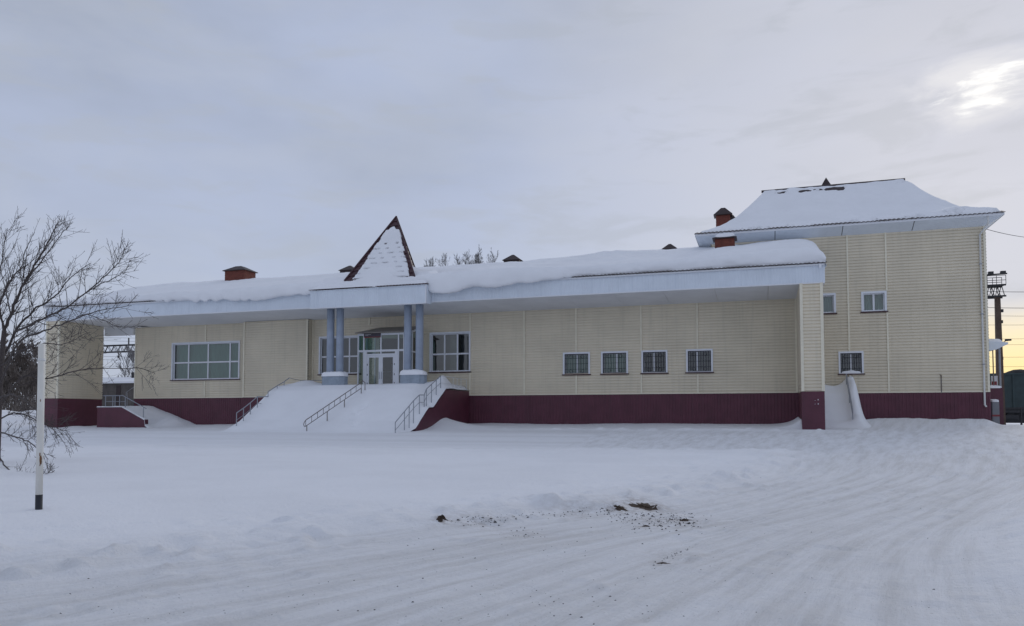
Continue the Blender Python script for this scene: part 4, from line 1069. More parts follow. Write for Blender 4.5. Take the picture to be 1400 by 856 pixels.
# side porch of the wing, facing right
WP = thing('side_porch', (XTR+.8, 5, 0), 'small red based porch with snowy canopy behind the right corner of the end block', 'porch')
YP = 4.6
pb0, pb1 = at(1356, 530, YP), at(1371, 530, YP)
bx('base', 'plinth', WP, XTR+.06, pb1[0], YP, YP+3.2, ZB, pb1[2])
cz = AZ(1365, 470, YP); cz0 = AZ(1365, 481, YP)
cxe = AX(1378.5, YP-.3, 470)
MB().prism([(XTR+.05, YP-.3, cz0), (XTR+1.0, YP-.3, cz0+.12), (cxe, YP-.3, cz-.05), (cxe, YP-.3, cz+.05), (XTR+.05, YP-.3, cz+.22)], (0, 3.8, 0)).build('canopy', 'white_panel', WP)
for px in (1358, 1367): 
    x = AX(px, YP+.1); MB().tube([(x, YP+.12, pb1[2]), (x, YP+.12, cz0+.25)], .035 if px < 1360 else .06, 8).build('post', 'steel' if px > 1360 else 'steel_worn', WP)
sgn = bx('notice', 'sign_white', WP, AX(1354.5, YP+.3), AX(1363.5, YP+.3), YP+.28, YP+.31, AZ(1358, 530, YP+.3), AZ(1358, 514, YP+.3))
bx('notice_band', 'sign_red', sgn, AX(1355, YP+.3), AX(1362, YP+.3), YP+.27, YP+.279, AZ(1358, 526.5, YP+.3), AZ(1358, 521.5, YP+.3))
cap_snow('porch_snow', XTR+.1, cxe-.1, YP-.2, YP+3.3, cz+.15, .18, 'snow on the side porch canopy of the end block', 620)
cap_snow('porch_step_snow', XTR+.1, pb1[0]+.02, YP-.03, YP+.5, pb1[2]+.01, .12, 'snow along the red porch base at the right corner', 621)
CB = thing('utility_cabinet', (XTR+.5, YP-.9, 0), 'grey steel utility cabinet beside the right corner of the end block', 'cabinet')
c0, c1 = at(1355.8, 548, YP-.9), at(1366, 548, YP-.9)
zc0 = gz(c0[0]+.4, YP-.9)-.2; zc1 = AZ(1361, 549, YP-.9)
bx('case', 'cabinet', CB, c0[0], c1[0], YP-.9, YP-.15, zc0, zc1); bx('door', 'cabinet', CB, c0[0]+.04, c1[0]-.04, YP-.93, YP-.902, zc0+.3, zc1-.05)
bx('stripe', 'sign_red', CB, c0[0]-.004, c1[0]+.004, YP-.94, YP-.932, AZ(1361, 569.5, YP-.9), AZ(1361, 567, YP-.9))
cap_snow('cabinet_snow', c0[0]-.03, c1[0]+.03, YP-.95, YP-.1, zc1+.01, .12, 'snow on top of the grey utility cabinet', 622)
# ------------------------------------------------------------------ snow filled stair between pier and wing
XC1 = AX(1166, .5, 520)
def chute_z(X, Y):
    r_ = np.interp(Y, [-6.5, -4.5, -3, -1.5, -.4, .6, 1.4, 2], [-.75, -.42, -.22, .25, 1.0, 1.9, 2.38, 2.5])
    u = (X-XC1)
    z = r_ + .05*fbm(X*.9, Y*.9, 700, 3)
    bank = (.46+.10*fbm(X*1.5, Y*1.5, 704, 2))*np.exp(-((u+.06*fbm(Y*.8, Y*0, 706, 2))/.38)**2)*sstep(-3.8, -.6, Y)
    z = z + bank - .10*np.exp(-((X-XR1-1.0)/.5)**2)*sstep(-3, 0, Y)
    fall = sstep(.12, .75+.5*sstep(0, -4, Y), u)
    g = ground_z(X, Y)-.10
    return z*(1-fall)+fall*np.minimum(g, z)
o_, *_r = grid_obj('chute_snow', np.arange(XR1+.03, XC1+1.6, .07), np.arange(-6.4, YT-.03, .08), chute_z, 'snow', None)
tag(o_, 'steep snow filled stair between the right pier and the end block', 'snow', kind='stuff')
def czz(x, y): return float(chute_z(np.array([[x]], float), np.array([[y]], float))[0, 0])
ck = thing('chute_railing', (XC1-.3, -1.5, .5), 'narrow steel ladder railing sunk in the snow chute by the right pier', 'railing')
CR = [atx(1156, 512, XC1-.28), atx(1160.5, 560, XC1-.28)]
xk = XC1-.30
A_ = np.array([xk, 1.1, AZ(1156, 511, 1.1)]); B_ = np.array([xk, -1.9, czz(xk, -1.9)+.62])
MB().tube([A_, B_, B_-np.array([0, .1, .3])], .03, 6).build('hand_rail', 'steel', ck); MB().tube([A_-np.array([0, 0, .38]), B_-np.array([0, 0, .38])], .022, 6).build('lower_rail', 'steel', ck)
for k in range(8):
    p = A_+(B_-A_)*k/7; MB().tube([p, p-np.array([0, 0, .38])], .018, 5).build('bar', 'steel', ck)
for f in (0, .5, 1): p = A_+(B_-A_)*f; MB().tube([p, (p[0], p[1], czz(p[0], p[1])-.5)], .03, 6).build('post', 'steel', ck)
# ------------------------------------------------------------------ white post on the left
pb = at(53, 695, -41.0)
def ground_hit(px, py):
    d = _fw + _rt*(px-W/2)/F + _up*(Y0-py)/F
    t = np.arange(3, 90, .02)[:, None]; P = CAM+d*t
    k = np.nonzero(P[:, 2] < gzv(P[:, 0], P[:, 1]))[0]
    if len(k): return P[k[0]]
    return CAM+d*40
PB = ground_hit(53, 696.5)
top = at(57.3, 470, PB[1])
PT = thing('marker_post', PB.tolist(), 'white painted pipe post with black foot standing in the snow at the left', 'post')
r_ = 3.9/F*float(np.linalg.norm((PB-CAM)[:2]))*.96
lean = (top-PB); bandh = 17/F*float(np.linalg.norm((PB-CAM)[:2]))/lean[2]
MB().tube([PB+lean*bandh, PB+lean*.995, PB+lean], [r_, r_, r_*.8], 16).build('pipe', 'post_white', PT, True)
MB().tube([PB-lean*.15, PB+lean*bandh*1.0], r_*1.02, 16).build('black_foot', 'post_black', PT, True)
MB().tube([PB+lean*.895, PB+lean*.91], r_*1.12, 16).build('clamp', 'pipe_white', PT, True)
for f, dx, s in ((.30, .2, 1.0), (.285, .35, .6), (.33, .0, .5), (.655, -.1, .35), (.27, .1, .4)):
    cd_ = (CAM-PB)[:2]/np.linalg.norm((CAM-PB)[:2]); p = PB+lean*f+np.array([cd_[0]*r_+dx*r_*(-cd_[1]), cd_[1]*r_+dx*r_*cd_[0], 0])
    lx_, ly_ = -cd_[1], cd_[0]; MB().add([(p[0]+u_*s*lx_, p[1]+u_*s*ly_, p[2]+h_*s) for u_, h_ in ((-.014, -.05), (.010, -.06), (.018, .01), (.006, .06), (-.012, .03))], [(0, 1, 2, 3, 4)]).build('rust_patch', 'rust', PT)
# ------------------------------------------------------------------ bare trees
def branch(mb, p, d, length, r, depth, rnd, bend=.25, up=.12, rmin=.004, sides=5, kids=(5, 8), spread=(28, 60), shrink=(.30, .55)):
    n = max(3, int(length/.28)); pts = [np.array(p, float)]; rs = [r]; d = np.array(d, float)/np.linalg.norm(d)
    for i in range(n):
        d = d + np.array([rnd.gauss(0, bend), rnd.gauss(0, bend), rnd.gauss(0, bend)+up])/n*1.6
        d /= np.linalg.norm(d); pts.append(pts[-1]+d*length/n); rs.append(max(rmin, r*(1-.82*(i+1)/n)))
    mb.tube(pts, rs, sides if r > .012 else (4 if r > .007 else 3), False)
    if depth <= 0: return
    for k in range(rnd.randint(*kids)):
        f = rnd.uniform(.18, .97); i = min(n-1, int(f*n)); q_ = pts[i]+(pts[i+1]-pts[i])*(f*n-i)
        ax = pts[i+1]-pts[i]; ax /= np.linalg.norm(ax)
        o = np.cross(ax, np.array([rnd.gauss(0, 1), rnd.gauss(0, 1), rnd.gauss(0, 1)])); o /= np.linalg.norm(o)+1e-9
        a_ = math.radians(rnd.uniform(*spread)); nd = ax*math.cos(a_)+o*math.sin(a_)
        branch(mb, q_, nd, length*rnd.uniform(*shrink)*(1.15-f*.5), max(rmin, rs[i]*.62), depth-1, rnd, bend, up, rmin, sides, kids, spread, shrink)
def limb(mb, pts, r0, r1, rnd, kids, klen, depth, rmin=.004):
    P = [np.array(p, float) for p in pts]
    # densify with a smooth wobble
    Q = []; n = 5
    for i in range(len(P)-1):
        for k in range(n):
            t = k/n; p0 = P[max(i-1, 0)]; p1 = P[i]; p2 = P[i+1]; p3 = P[min(i+2, len(P)-1)]
            Q.append(.5*((2*p1)+(-p0+p2)*t+(2*p0-5*p1+4*p2-p3)*t*t+(-p0+3*p1-3*p2+p3)*t**3)+np.array([rnd.gauss(0, .012) for _ in range(3)]))
    Q.append(P[-1]); m_ = len(Q); R_ = [r0+(r1-r0)*(i/(m_-1))**.8 for i in range(m_)]
    mb.tube(Q, R_, 6, False)
    for k in range(kids):
        f = (k+rnd.random())/kids*.85+.12; i = min(m_-2, int(f*(m_-1))); ax = Q[i+1]-Q[i]; ax /= np.linalg.norm(ax)
        o = np.cross(ax, np.array([rnd.gauss(0, .5), 1+rnd.gauss(0, .6), rnd.gauss(0, .5)])); o *= 1 if k % 2 else -1; o /= np.linalg.norm(o)
        a_ = math.radians(rnd.uniform(22, 48)); nd = ax*math.cos(a_)+o*math.sin(a_)
        shoot(mb, Q[i], nd, klen*rnd.uniform(.35, 1.2)*(1.15-.5*f), max(rmin*1.2, R_[i]*.45), depth, rnd, rmin)
def shoot(mb, p, d, length, r, depth, rnd, rmin):
    """long straight shoot curving gently upwards, set with short spurs"""
    n = max(3, int(length/.12)); d = np.array(d, float); pts = [np.array(p, float)]; w_ = np.array([rnd.gauss(0, .05), rnd.gauss(0, .05), .10+rnd.gauss(0, .05)])*2.2
    for i in range(n):
        d = d + w_/n + np.array([rnd.gauss(0, .02) for _ in range(3)]); d /= np.linalg.norm(d); pts.append(pts[-1]+d*length/n)
    rs = [max(rmin*.8, r*(1-.7*i/n)) for i in range(n+1)]
    mb.tube(pts, rs, 4, False)
    for i in range(1, n):
        if rnd.random() < .72:
            ax = pts[i+1]-pts[i]; ax /= np.linalg.norm(ax)
            o = np.cross(ax, np.array([rnd.gauss(0, .6), 1, rnd.gauss(0, .6)])); o *= 1 if i % 2 else -1; o /= np.linalg.norm(o)
            a_ = math.radians(rnd.uniform(35, 65)); nd = ax*math.cos(a_)+o*math.sin(a_); L_ = rnd.uniform(.04, .16)
            e_ = pts[i]+nd*L_*.6+np.array([0, 0, L_*.06]); mb.tube([pts[i], e_, e_+nd*L_*.4+np.array([0, 0, L_*.15])], [rmin*.85, rmin*.75, rmin*.6], 3, False)
    if depth > 1:
        for k in range(rnd.randint(2, 4)):
            i = rnd.randint(1, n-1); ax = pts[i+1]-pts[i]; ax /= np.linalg.norm(ax)
            o = np.cross(ax, np.array([rnd.gauss(0, 1), rnd.gauss(0, 1), rnd.gauss(0, 1)])); o /= np.linalg.norm(o)
            a_ = math.radians(rnd.uniform(22, 45)); shoot(mb, pts[i], ax*math.cos(a_)+o*math.sin(a_), length*rnd.uniform(.35, .65), max(rmin, rs[i]*.7), depth-1, rnd, rmin)
YTREE = -35.5
rnd = random.Random(11)
def T(px, py, dy=0.0): return at(px, py, YTREE+dy)
tb = T(-6, 640); tbz = gz(tb[0], tb[1])
TREE = thing('bare_tree', (tb[0], tb[1], tbz), 'bare dark tree with fine spreading twigs at the left edge behind the white post', 'tree')
tm = MB(); f0 = T(6, 452); 
base = np.array([tb[0], tb[1], tbz-.2])
tm.tube([base, base*.5+T(-2, 560)*.5, T(-2, 560), T(1, 500), f0], [.10, .085, .072, .064, .055], 10, False)
tm.build('trunk', 'bark', TREE, True)
cm = MB()
limbs = [
 ([f0, T(16, 425), T(34, 386), T(55, 350), T(70, 322), T(80, 302)], .045, .007, 15, .9, 2),
 ([T(34, 386), T(50, 366, -.1), T(70, 340, -.2), T(86, 318, -.2), T(94, 309, -.2)], .022, .006, 10, .6, 1),
 ([T(1, 500), T(20, 455, .3), T(45, 425, .5), T(75, 405, .6), T(98, 378, .7), T(124, 360, .7)], .038, .006, 15, .9, 2),
 ([T(20, 455, .3), T(50, 440, -.4), T(85, 424, -.7), T(118, 400, -.9), T(145, 376, -1), T(163, 358, -1.0), T(172, 343, -1.0)], .030, .006, 16, .85, 2),
 ([T(118, 400, -.9), T(135, 390, -.95), T(155, 380, -1.0), T(170, 372, -1), T(176, 362, -1)], .014, .005, 8, .4, 1),
 ([T(-1, 530), T(25, 470, -.6), T(60, 452, -1.0), T(100, 437, -1.3), T(135, 425, -1.4), T(180, 418, -1.5)], .030, .005, 16, .8, 2),
 ([T(100, 437, -1.3), T(120, 430, -1.4), T(145, 440, -1.5), T(165, 447, -1.5), T(190, 446, -1.5)], .012, .005, 8, .4, 1),
 ([T(-2, 560), T(30, 516, .8), T(62, 518, 1.1), T(100, 508, 1.2), T(140, 503, 1.3), T(195, 505, 1.3), T(212, 512, 1.3)], .030, .005, 16, .8, 2),
 ([T(-3, 520), T(-8, 440, .5), T(-2, 380, .8), T(6, 340, .9), T(10, 312, .9)], .03, .007, 14, .9, 2),
 ([T(-8, 440, .5), T(8, 395, .6), T(30, 360, .6), T(38, 335, .6), T(47, 318, .6)], .02, .005, 10, .6, 1),
 ([T(-3, 545), T(20, 540, -1), T(50, 560, -1.4), T(66, 580, -1.5), T(95, 590, -1.6)], .026, .005, 14, .7, 2),
 ([T(-4, 590), T(15, 595, -1.2), T(38, 604, -1.5), T(55, 615, -1.6), T(66, 628, -1.6)], .022, .005, 11, .6, 2),
 ([T(-5, 620), T(10, 640, -1.4), T(28, 654, -1.8), T(45, 655, -1.9), T(75, 643, -1.9)], .02, .005, 11, .5, 2),
 ([T(-3, 575), T(20, 565, .5), T(45, 572, .7), T(70, 585, .8), T(90, 606, .8)], .022, .005, 12, .6, 2),
 ([T(-2, 555), T(-25, 500, .4), T(-60, 450, .7), T(-90, 400, .8)], .035, .006, 12, .9, 2),
 ([T(-4, 600), T(-30, 570, -.8), T(-70, 560, -1.2)], .03, .006, 8, .8, 2),
 ([f0, T(0, 420, -.4), T(12, 385, -.8), T(26, 370, -.9), T(52, 350, -1)], .03, .006, 12, .8, 2),
 ([T(1, 500), T(28, 480, -.5), T(58, 470, -.8), T(88, 470, -1.0), T(120, 455, -1.1)], .024, .005, 13, .8, 2),
]
for L_ in limbs: limb(cm, *L_[:3], rnd, int(L_[3]*1.8), L_[4]*1.1, L_[5])
cm.build('crown', 'bark', TREE, False)
def small_tree(name, x, y, h, label, cat='tree', group=None, m='bark_far', seed=0, rr=.12, kids=(6, 9), rmin=.02, depth=2, n=9, spread=(18, 40), blen=1.0):
    rd = random.Random(seed); z = gz(x, y)
    t = thing(name, (x, y, z), label, cat, group)
    tr_ = MB(); zz = [0, h*.35, h*.7, h]; pts = [np.array([x+rd.gauss(0, .02*h*k/3), y+rd.gauss(0, .02*h*k/3), z+q_-.2*(k == 0)]) for k, q_ in enumerate(zz)]
    tr_.tube(pts, [rr, rr*.75, rr*.45, rmin], 6, False); tr_.build('trunk', m, t)
    cr = MB()
    for k in range(n):
        f = .15+.8*(k+rd.random())/n; i = min(2, int(f*3)); p = pts[i]+(pts[i+1]-pts[i])*(f*3-i)
        a_ = rd.uniform(0, 6.28); sp = math.radians(rd.uniform(*spread))
        branch(cr, p, (math.cos(a_)*math.sin(sp), math.sin(a_)*math.sin(sp), math.cos(sp)), h*(.62-.42*f)*blen*rd.uniform(.7, 1.2), rr*.4*(1.1-f*.7), depth, rd, .2, .3, rmin, 4, kids, (20, 45), (.35, .6))
    cr.build('crown', m, t); return t
# tree tops beyond the roof
for k, (px, pyt, lab) in enumerate(((585, 352, 'small bare treetop beyond the roof nearest the pointed dormer'), (591.5, 353.5, 'faint bare treetop second right of the pointed dormer beyond the roof'), (609, 350, 'lone bare treetop beyond the roof between two clumps'),
        (633, 347.5, 'bare poplar top beyond the roof left of the tallest one'), (640, 346, 'narrow bare poplar top just left of the tallest one'), (651.5, 341, 'tallest bare poplar top beyond the roof'), (660, 344.5, 'bare poplar top just right of the tallest one'), (672.5, 344.5, 'rightmost bare poplar top beyond the roof near the vent cap'))):
    p = at(px, pyt+5, 75); small_tree('poplar_tree', p[0], 75, p[2]-gz(p[0], 75), lab, 'tree', 'treetops beyond the roof', 'bark_far', 40+k, .14, (4, 6), .014, 2, 60, (12, 30), .36)
# thicket at the far left
for k in range(9):
    px = -14+k*9.2; yy_ = 18+(k*37 % 11); pyt = 470+(k*53 % 40)
    p = at(px, pyt, yy_); small_tree('thicket_shrub', p[0], yy_, max(3.0, p[2]-gz(p[0], yy_)), 'bare brown shrub of the thicket beyond the left pier', 'shrub', 'thicket beyond the left pier', 'thicket', 70+k, .09, (6, 8), .03, 2, 16, (15, 50))
def hedge():
    rd = random.Random(5); mb = MB()
    for k in range(1500):
        px = rd.uniform(-160, 64); y = rd.uniform(14, 30); x = AX(px, y, 540); z = gz(x, y); h = rd.uniform(2.2, 4.6)
        a_ = rd.gauss(0, .22); b2 = rd.gauss(0, .22)
        mb.tube([(x, y, z), (x+a_*h*.5, y+b2*h*.5, z+h*.5), (x+a_*h*1.1+rd.gauss(0, .15), y+b2*h, z+h)], [.035, .028, .014], 3, False)
    return mb.build('brush_thicket', 'thicket', None)
tag(hedge(), 'dense brown brushwood beyond the snow bank at the far left', 'brush', kind='stuff')
p = at(183, 492, 30); small_tree('bare_shrub', p[0], 30, p[2]-gz(p[0], 30)+1.0, 'bare tree seen through the passage beside the left wing', 'tree', None, 'bark_far', 99, .1, (5, 7), .02, 2, 14, (15, 45))
# ------------------------------------------------------------------ railway things
def lattice_beam(mb, x0, x1, y, z0, z1, d, bay):
    for yy_ in (y, y+d):
        for z in (z0, z1): mb.box(x0, x1, yy_-.06, yy_+.06, z-.06, z+.06)
    n = int((x1-x0)/bay)
    for k in range(n):
        a_, b2 = x0+k*bay, x0+(k+1)*bay
        for yy_ in (y, y+d):
            mb.tube([(a_, yy_, z0), ((a_+b2)/2, yy_, z1)], .035, 4, False); mb.tube([((a_+b2)/2, yy_, z1), (b2, yy_, z0)], .035, 4, False)
YG = 34.0
zg0, zg1 = AZ(170, 480.5, YG), AZ(170, 471.5, YG)
GT = thing('catenary_gantry', (AX(170, YG), YG, 0), 'dark lattice gantry over the tracks seen through the passage', 'gantry')
g_ = MB(); gx0, gx1 = AX(110, YG), AX(205, YG); lattice_beam(g_, gx0, gx1, YG, zg0, zg1, .9, 1.1); g_.build('beam', 'dark_steel', GT)
for x in (gx0+.2, gx1-.2): MB().tube([(x, YG+.45, -.6), (x, YG+.45, zg1)], [.28, .2], 8).build('mast', 'mast', GT)
ins = MB()
for px in (158.5, 177): x = AX(px, YG); ins.tube([(x, YG+.4, zg0), (x, YG+.4, zg0-.55)], .05, 5); ins.tube([(x, YG+.4, zg0-.5), (x, YG+.4, zg0-.85)], .13, 6)
x = AX(172, YG); ins.tube([(x, YG+.4, zg1), (x, YG+.4, zg1+1.0)], .1, 5)
ins.build('insulator', 'dark_steel', GT)
SH = thing('shed', (AX(168, 24), 24, 0), 'low dark shed with snowy roof seen through the passage', 'building')
sx0, sx1 = AX(100, 24), AX(200, 24); zt = AZ(170, 524, 24)
bx('wall', 'shed_wall', SH, sx0, sx1, 24, 32, -1, zt)
MB().prism([(sx0-.3, 23.6, zt), (sx0-.3, 32.4, zt), (sx0-.3, 32.4, zt+.2), (sx0-.3, 28, zt+1.0), (sx0-.3, 23.6, zt+.2)], (sx1-sx0+.6, 0, 0)).build('roof', 'snow', SH)
bx('flue', 'dark_steel', SH, AX(180, 27), AX(183, 27), 27, 27.4, zt, AZ(181, 509, 27))
bx('door', 'tile_dark', SH, AX(160, 24), AX(166, 24), 23.95, 24, -1, zt-.25)
# mast with platform on the right
YM = 20.0; mx = AX(1366.5, YM); MS = thing('floodlight_mast', (mx, YM, 0), 'brown mast with lattice platform beyond the right corner of the end block', 'mast')
zm0 = gz(mx, YM); zpl = AZ(1366, 404, YM); 
MB().hexa([(mx-.26, YM-.26, zm0-.3), (mx+.26, YM-.26, zm0-.3), (mx+.26, YM+.26, zm0-.3), (mx-.26, YM+.26, zm0-.3)], [(mx-.17, YM-.17, zpl), (mx+.17, YM-.17, zpl), (mx+.17, YM+.17, zpl), (mx-.17, YM+.17, zpl)]).build('pole', 'mast', MS)
lp_ = MB(); xa, xb = mx-3.4, AX(1376, YM)
def sl(x): return (x-xb)*(-.10)
za, zb3, zc3 = AZ(1366, 406, YM), AZ(1366, 391, YM), AZ(1366, 378, YM)
lattice_beam(lp_, xa, xb, YM-.5, za, zb3, 1.0, .42)
lp_.box(xa, xb, YM-.6, YM+.6, zb3, zb3+.06)
lp_.build('platform', 'dark_steel', MS)
rl = MB()
for k in range(7):
    x = xa+(xb-xa)*k/6
    for yy_ in (YM-.55, YM+.55): rl.tube([(x, yy_, zb3), (x, yy_, zc3)], .025, 4, False)
for yy_ in (YM-.55, YM+.55):
    for z in (zc3, (zb3+zc3)/2): rl.tube([(xa, yy_, z), (xb, yy_, z)], .03, 4, False)
rl.tube([(xa, YM-.55, zc3), (xb+.1, YM-.55, zc3+.12)], .06, 5)
rl.build('platform_railing', 'dark_steel', MS)
for x in (xb-.25, xb-1.1): bx('floodlight', 'dark_steel', MS, x-.15, x+.2, YM-.85, YM-.55, zc3+.05, zc3+.3)
br_ = MB()
for py, dxp in ((440, 4), (425, 5), (490, 3)): z = AZ(1368, py, YM); br_.box(mx+.1, mx+.1+dxp*.055, YM-.1, YM+.1, z-.12, z+.12)
z = AZ(1378, 466, YM); br_.tube([(mx+.1, YM, z-.2), (mx+.5, YM, z), (mx+.65, YM, z)], .03, 5); br_.box(mx+.45, mx+.85, YM-.15, YM+.15, z, z+.14)
br_.build('bracket', 'dark_steel', MS)
# wagon with coal
YN = 34.0; WG = thing('coal_wagon', (27, YN, 0), 'dark green open freight wagon heaped with coal at the right edge', 'wagon')
wx0, wx1 = 19.6, 32.0; zg_ = -.2; zf = AZ(1385, 558, YN); ztop = AZ(1385, 511, YN)
bd = MB(); bd.box(wx0, wx1, YN, YN+.08, zf, ztop); bd.box(wx0, wx1, YN+2.8, YN+2.88, zf, ztop); bd.box(wx0, wx0+.08, YN+.08, YN+2.8, zf, ztop); bd.box(wx1-.08, wx1, YN+.08, YN+2.8, zf, ztop); bd.box(wx0, wx1, YN+.08, YN+2.8, zf, zf+.1)
bd.build('body', 'wagon_green', WG)
for k in range(9):
    x = wx0+.1+(wx1-wx0-.2)*k/8; bx('rib', 'wagon_green', WG, x-.08, x+.08, YN-.09, YN-.001, zf+.02, ztop-.1)
bx('top_rail', 'wagon_green', WG, wx0-.02, wx1+.02, YN-.11, YN-.001, ztop-.098, ztop+.06)
bx('underframe', 'dark_steel', WG, wx0+.2, wx1-.2, YN+.3, YN+2.5, zf-.45, zf-.01)
bx('brake_gear', 'dark_steel', WG, wx0+.6, wx1-.6, YN+.9, YN+1.9, zg_+.0, zf-.44)
for x in (wx0+1.2, wx0+3.0, wx1-3.0, wx1-1.2):
    for yy_ in (YN+.5, YN+2.1): MB().tube([(x, yy_, zg_+.48), (x, yy_+.14, zg_+.48)], .48, 18).build('wheel', 'dark_steel', WG)
for x in (wx0+2.1, wx1-2.1): bx('bogie', 'dark_steel', WG, x-1.5, x+1.5, YN+.3, YN+.48, zg_+.35, zg_+.75)
nx_, ny_ = 40, 12; xs_ = np.linspace(wx0+.1, wx1-.1, nx_); ys_ = np.linspace(YN+.1, YN+2.78, ny_); X_, Y_ = np.meshgrid(xs_, ys_)
Z_ = ztop-.15+.65*np.sin(math.pi*(Y_-YN)/2.88)*(.6+.35*np.sin(X_*1.4))+.12*fbm(X_*1.5, Y_*1.5, 800, 3)
mesh_obj('coal_heap', np.stack([X_, Y_, Z_], -1).reshape(-1, 3), grid_faces(nx_, ny_), 'coal', WG)
# low platform rail and black fence
PF = thing('platform_fence', (22, 14, 0), 'low dark double rail fence in front of the wagon', 'fence')
YPF = 22.0; z0_ = gz(20, YPF)
for py in (558, 562.5): z = AZ(1385, py, YPF); bx('rail', 'dark_steel', PF, 15.0, 32, YPF-.05, YPF+.05, z-.05, z+.05)
for x in np.arange(15.2, 32, 1.6): bx('post', 'dark_steel', PF, x-.05, x+.05, YPF-.049, YPF+.049, z0_-.3, AZ(1385, 557, YPF))
BF = thing('black_railing', (18, 4.5, 0), 'black tube railing section at the right edge of the yard', 'railing')
YBF = 4.5; xa_ = AX(1393.5, YBF); z0_ = gz(xa_, YBF); zt = AZ(1395, 557.5, YBF)
MB().tube([(xa_, YBF, z0_-.3), (xa_, YBF, zt), (xa_+4, YBF, zt), (xa_+4, YBF, z0_-.3)], .05, 6).build('frame', 'dark_steel', BF)
MB().tube([(xa_, YBF, AZ(1395, 578, YBF)), (xa_+4, YBF, AZ(1395, 578, YBF))], .03, 6).build('lower_rail', 'dark_steel', BF)
for k in range(1, 8): MB().tube([(xa_+k*.5-.18, YBF, AZ(1395, 578, YBF)), (xa_+k*.5-.18, YBF, zt)], .028, 6).build('bar', 'dark_steel', BF)
# wires
def wire(a_, b2, sag, r, label, group=None, n=20):
    pts = [np.array(a_)*(1-t)+np.array(b2)*t-np.array([0, 0, sag*4*t*(1-t)]) for t in np.linspace(0, 1, n)]
    o = MB().tube(pts, r, 4).build('wire', 'wire', None); return tag(o, label, 'wire', group)
p0 = at(1349, 313.5, YT); p1 = at(1420, 326, YT+12)
wire(p0, p1, .1, .018, 'thin wire leaving the upper right corner of the end block')
for k, py in enumerate((398, 420, 431, 444, 463, 471, 488, 501)):
    yk = 38+k*.9
    wire(at(1330, py, yk), at(1440, py+(1 if k < 3 else -.5), yk), .05, .018 if k > 1 else .03, 'overhead line above the wagon at the right edge, %s of the set' % ('topmost', 'second from top', 'third from top', 'fourth from top', 'fourth from bottom', 'third from bottom', 'second from bottom', 'lowest')[k], 'overhead lines')
for k, py in enumerate((461.5, 466, 487.5, 492)):
    yk = 33+k
    wire(at(120, py-1, yk), at(215, py+1, yk), .05, .022, 'overhead line in the passage view, %s of four' % ('topmost', 'second', 'third', 'lowest')[k], 'passage lines')
# ------------------------------------------------------------------ dirt on the road
STAIN = []
def clod(name, px0, px1, py, label, seed, hgt=.05, n=16, ratio=.5):
    c = ground_hit((px0+px1)/2, py); r = (px1-px0)/2/F*float(np.linalg.norm(c-CAM)); rd = np.random.default_rng(seed)
    V = []; Fc = []; n = 44; STAIN.append((c[0], c[1], r, r*ratio*3.2))
    ang = np.linspace(0, 2*math.pi, n, endpoint=False)
    out = 1+1.1*fbm(np.cos(ang)*2.2+seed*3, np.sin(ang)*2.2, 900+seed, 4)
    for j, (f, h) in enumerate(((1, -.3), (.74, .35), (.42, .7), (.12, 1))):
        for i_, a_ in enumerate(ang):
            k = f*max(.25, out[i_]); x = c[0]+math.cos(a_)*r*k; y = c[1]+math.sin(a_)*r*ratio*3.2*k
            V.append((x, y, gz(x, y)+hgt*h*(.3+1.4*rd.random())))
    for j in range(3):
        for i in range(n): Fc.append((j*n+i, j*n+(i+1) % n, (j+1)*n+(i+1) % n, (j+1)*n+i))
    Fc.append(tuple(3*n+i for i in range(n)))
    o = MB().add(V, Fc).build(name, 'soil', None); return tag(o, label, 'dirt', 'dirt clods on the packed snow')
clod('dirt_clod', 862, 898, 694, 'largest brown patch of dug up dirt on the packed snow right of the middle', 8, .016, ratio=.3)
clod('dirt_clod', 599, 610, 710, 'small round brown clod on the snow edge left of the middle', 2, .035)
clod('dirt_clod', 836, 856, 695.5, 'thin dark dirt smear touching the left of the largest brown patch', 3, .012, ratio=.25)
clod('dirt_clod', 928, 944, 712, 'small brown dirt clod right below the largest brown patch', 4, .018, ratio=.3)
clod('dirt_clod', 898, 912, 770.5, 'dark sliver of dirt in the wheel track below the brown patches', 5, .008, ratio=.2)
clod('dirt_clod', 876, 888, 720, 'dark clod directly under the largest brown patch', 6, .012, ratio=.3)
sm_ = np.zeros(X.shape)
for x_, y_, a_, b2 in STAIN: sm_ = np.maximum(sm_, .9*np.exp(-(((X-x_)/(a_*1.7+.03))**2+((Y-y_)/(b2*1.7+.06))**2)))
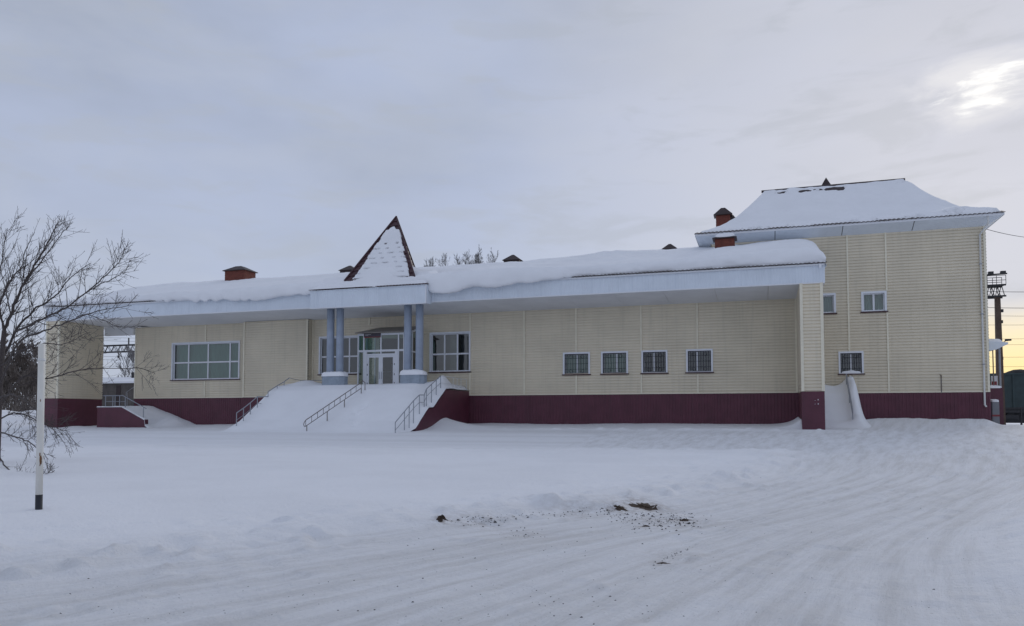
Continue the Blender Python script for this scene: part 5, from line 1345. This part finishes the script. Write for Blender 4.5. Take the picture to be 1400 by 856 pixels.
for px, py, w_ in ((650, 713, .35), (790, 701, .35), (850, 697, .4), (905, 712, .5), (930, 714, .4), (720, 731, .25), (925, 760, .2)):
    p = ground_hit(px, py); sm_ = np.maximum(sm_, w_*np.exp(-(((X-p[0])/.45)**2+((Y-p[1])/.4)**2)))
a = gnd.data.attributes.new('stain', 'FLOAT', 'POINT'); a.data.foreach_set('value', sm_.ravel().astype(np.float32))
def grit():
    rd = random.Random(3); mb = MB()
    def lump(p, s):
        k = [(-1, 0, -.3), (1, 0, -.3), (0, 1, -.3), (0, -1, -.3), (0, 0, .8)]
        a_ = rd.uniform(0, 6.28); ca, sa = math.cos(a_), math.sin(a_)
        s *= rd.choice((.35, .45, .55, .7, 1.0))
        vs = [(p[0]+s*(x*ca*1.5-y*sa)*rd.uniform(.6, 1.4), p[1]+s*(x*sa*1.3+y*ca)*rd.uniform(.7, 1.3), p[2]+s*z*.8) for x, y, z in k]
        mb.add(vs, [(0, 3, 4), (3, 1, 4), (1, 2, 4), (2, 0, 4)])
    def scatter(n, fx, s0, s1):
        for _ in range(n):
            px, py = fx(); p = ground_hit(px, py); lump((p[0], p[1], gz(p[0], p[1])), rd.uniform(s0, s1))
    scatter(190, lambda: (rd.gauss(885, 34), 700+abs(rd.gauss(0, 13))), .008, .028)
    scatter(110, lambda: (rd.gauss(925, 22), rd.gauss(713, 5)), .008, .025)
    scatter(130, lambda: (lambda t: (640+t*200, 712-t*16+rd.gauss(0, 3)))(rd.random()), .006, .02)
    scatter(40, lambda: (rd.gauss(650, 22), rd.gauss(713, 4)), .008, .022)
    scatter(26, lambda: (rd.gauss(716, 14), rd.gauss(731, 4)), .008, .02)
    scatter(150, lambda: (rd.uniform(520, 1000), rd.uniform(705, 850)), .005, .014)
    scatter(20, lambda: (rd.gauss(780, 60), rd.gauss(820, 14)), .006, .014)
    scatter(60, lambda: (rd.uniform(950, 1390), rd.uniform(640, 850)), .004, .012)
    scatter(60, lambda: (rd.uniform(60, 520), rd.uniform(790, 850)), .004, .012)
    scatter(40, lambda: (lambda t: (890+t*70, 772-t*30+rd.gauss(0, 1.5)))(rd.random()), .006, .014)
    return mb.build('road_grit', 'grit', None)
tag(grit(), 'dark grit scattered over the packed snow road', 'grit', kind='stuff')
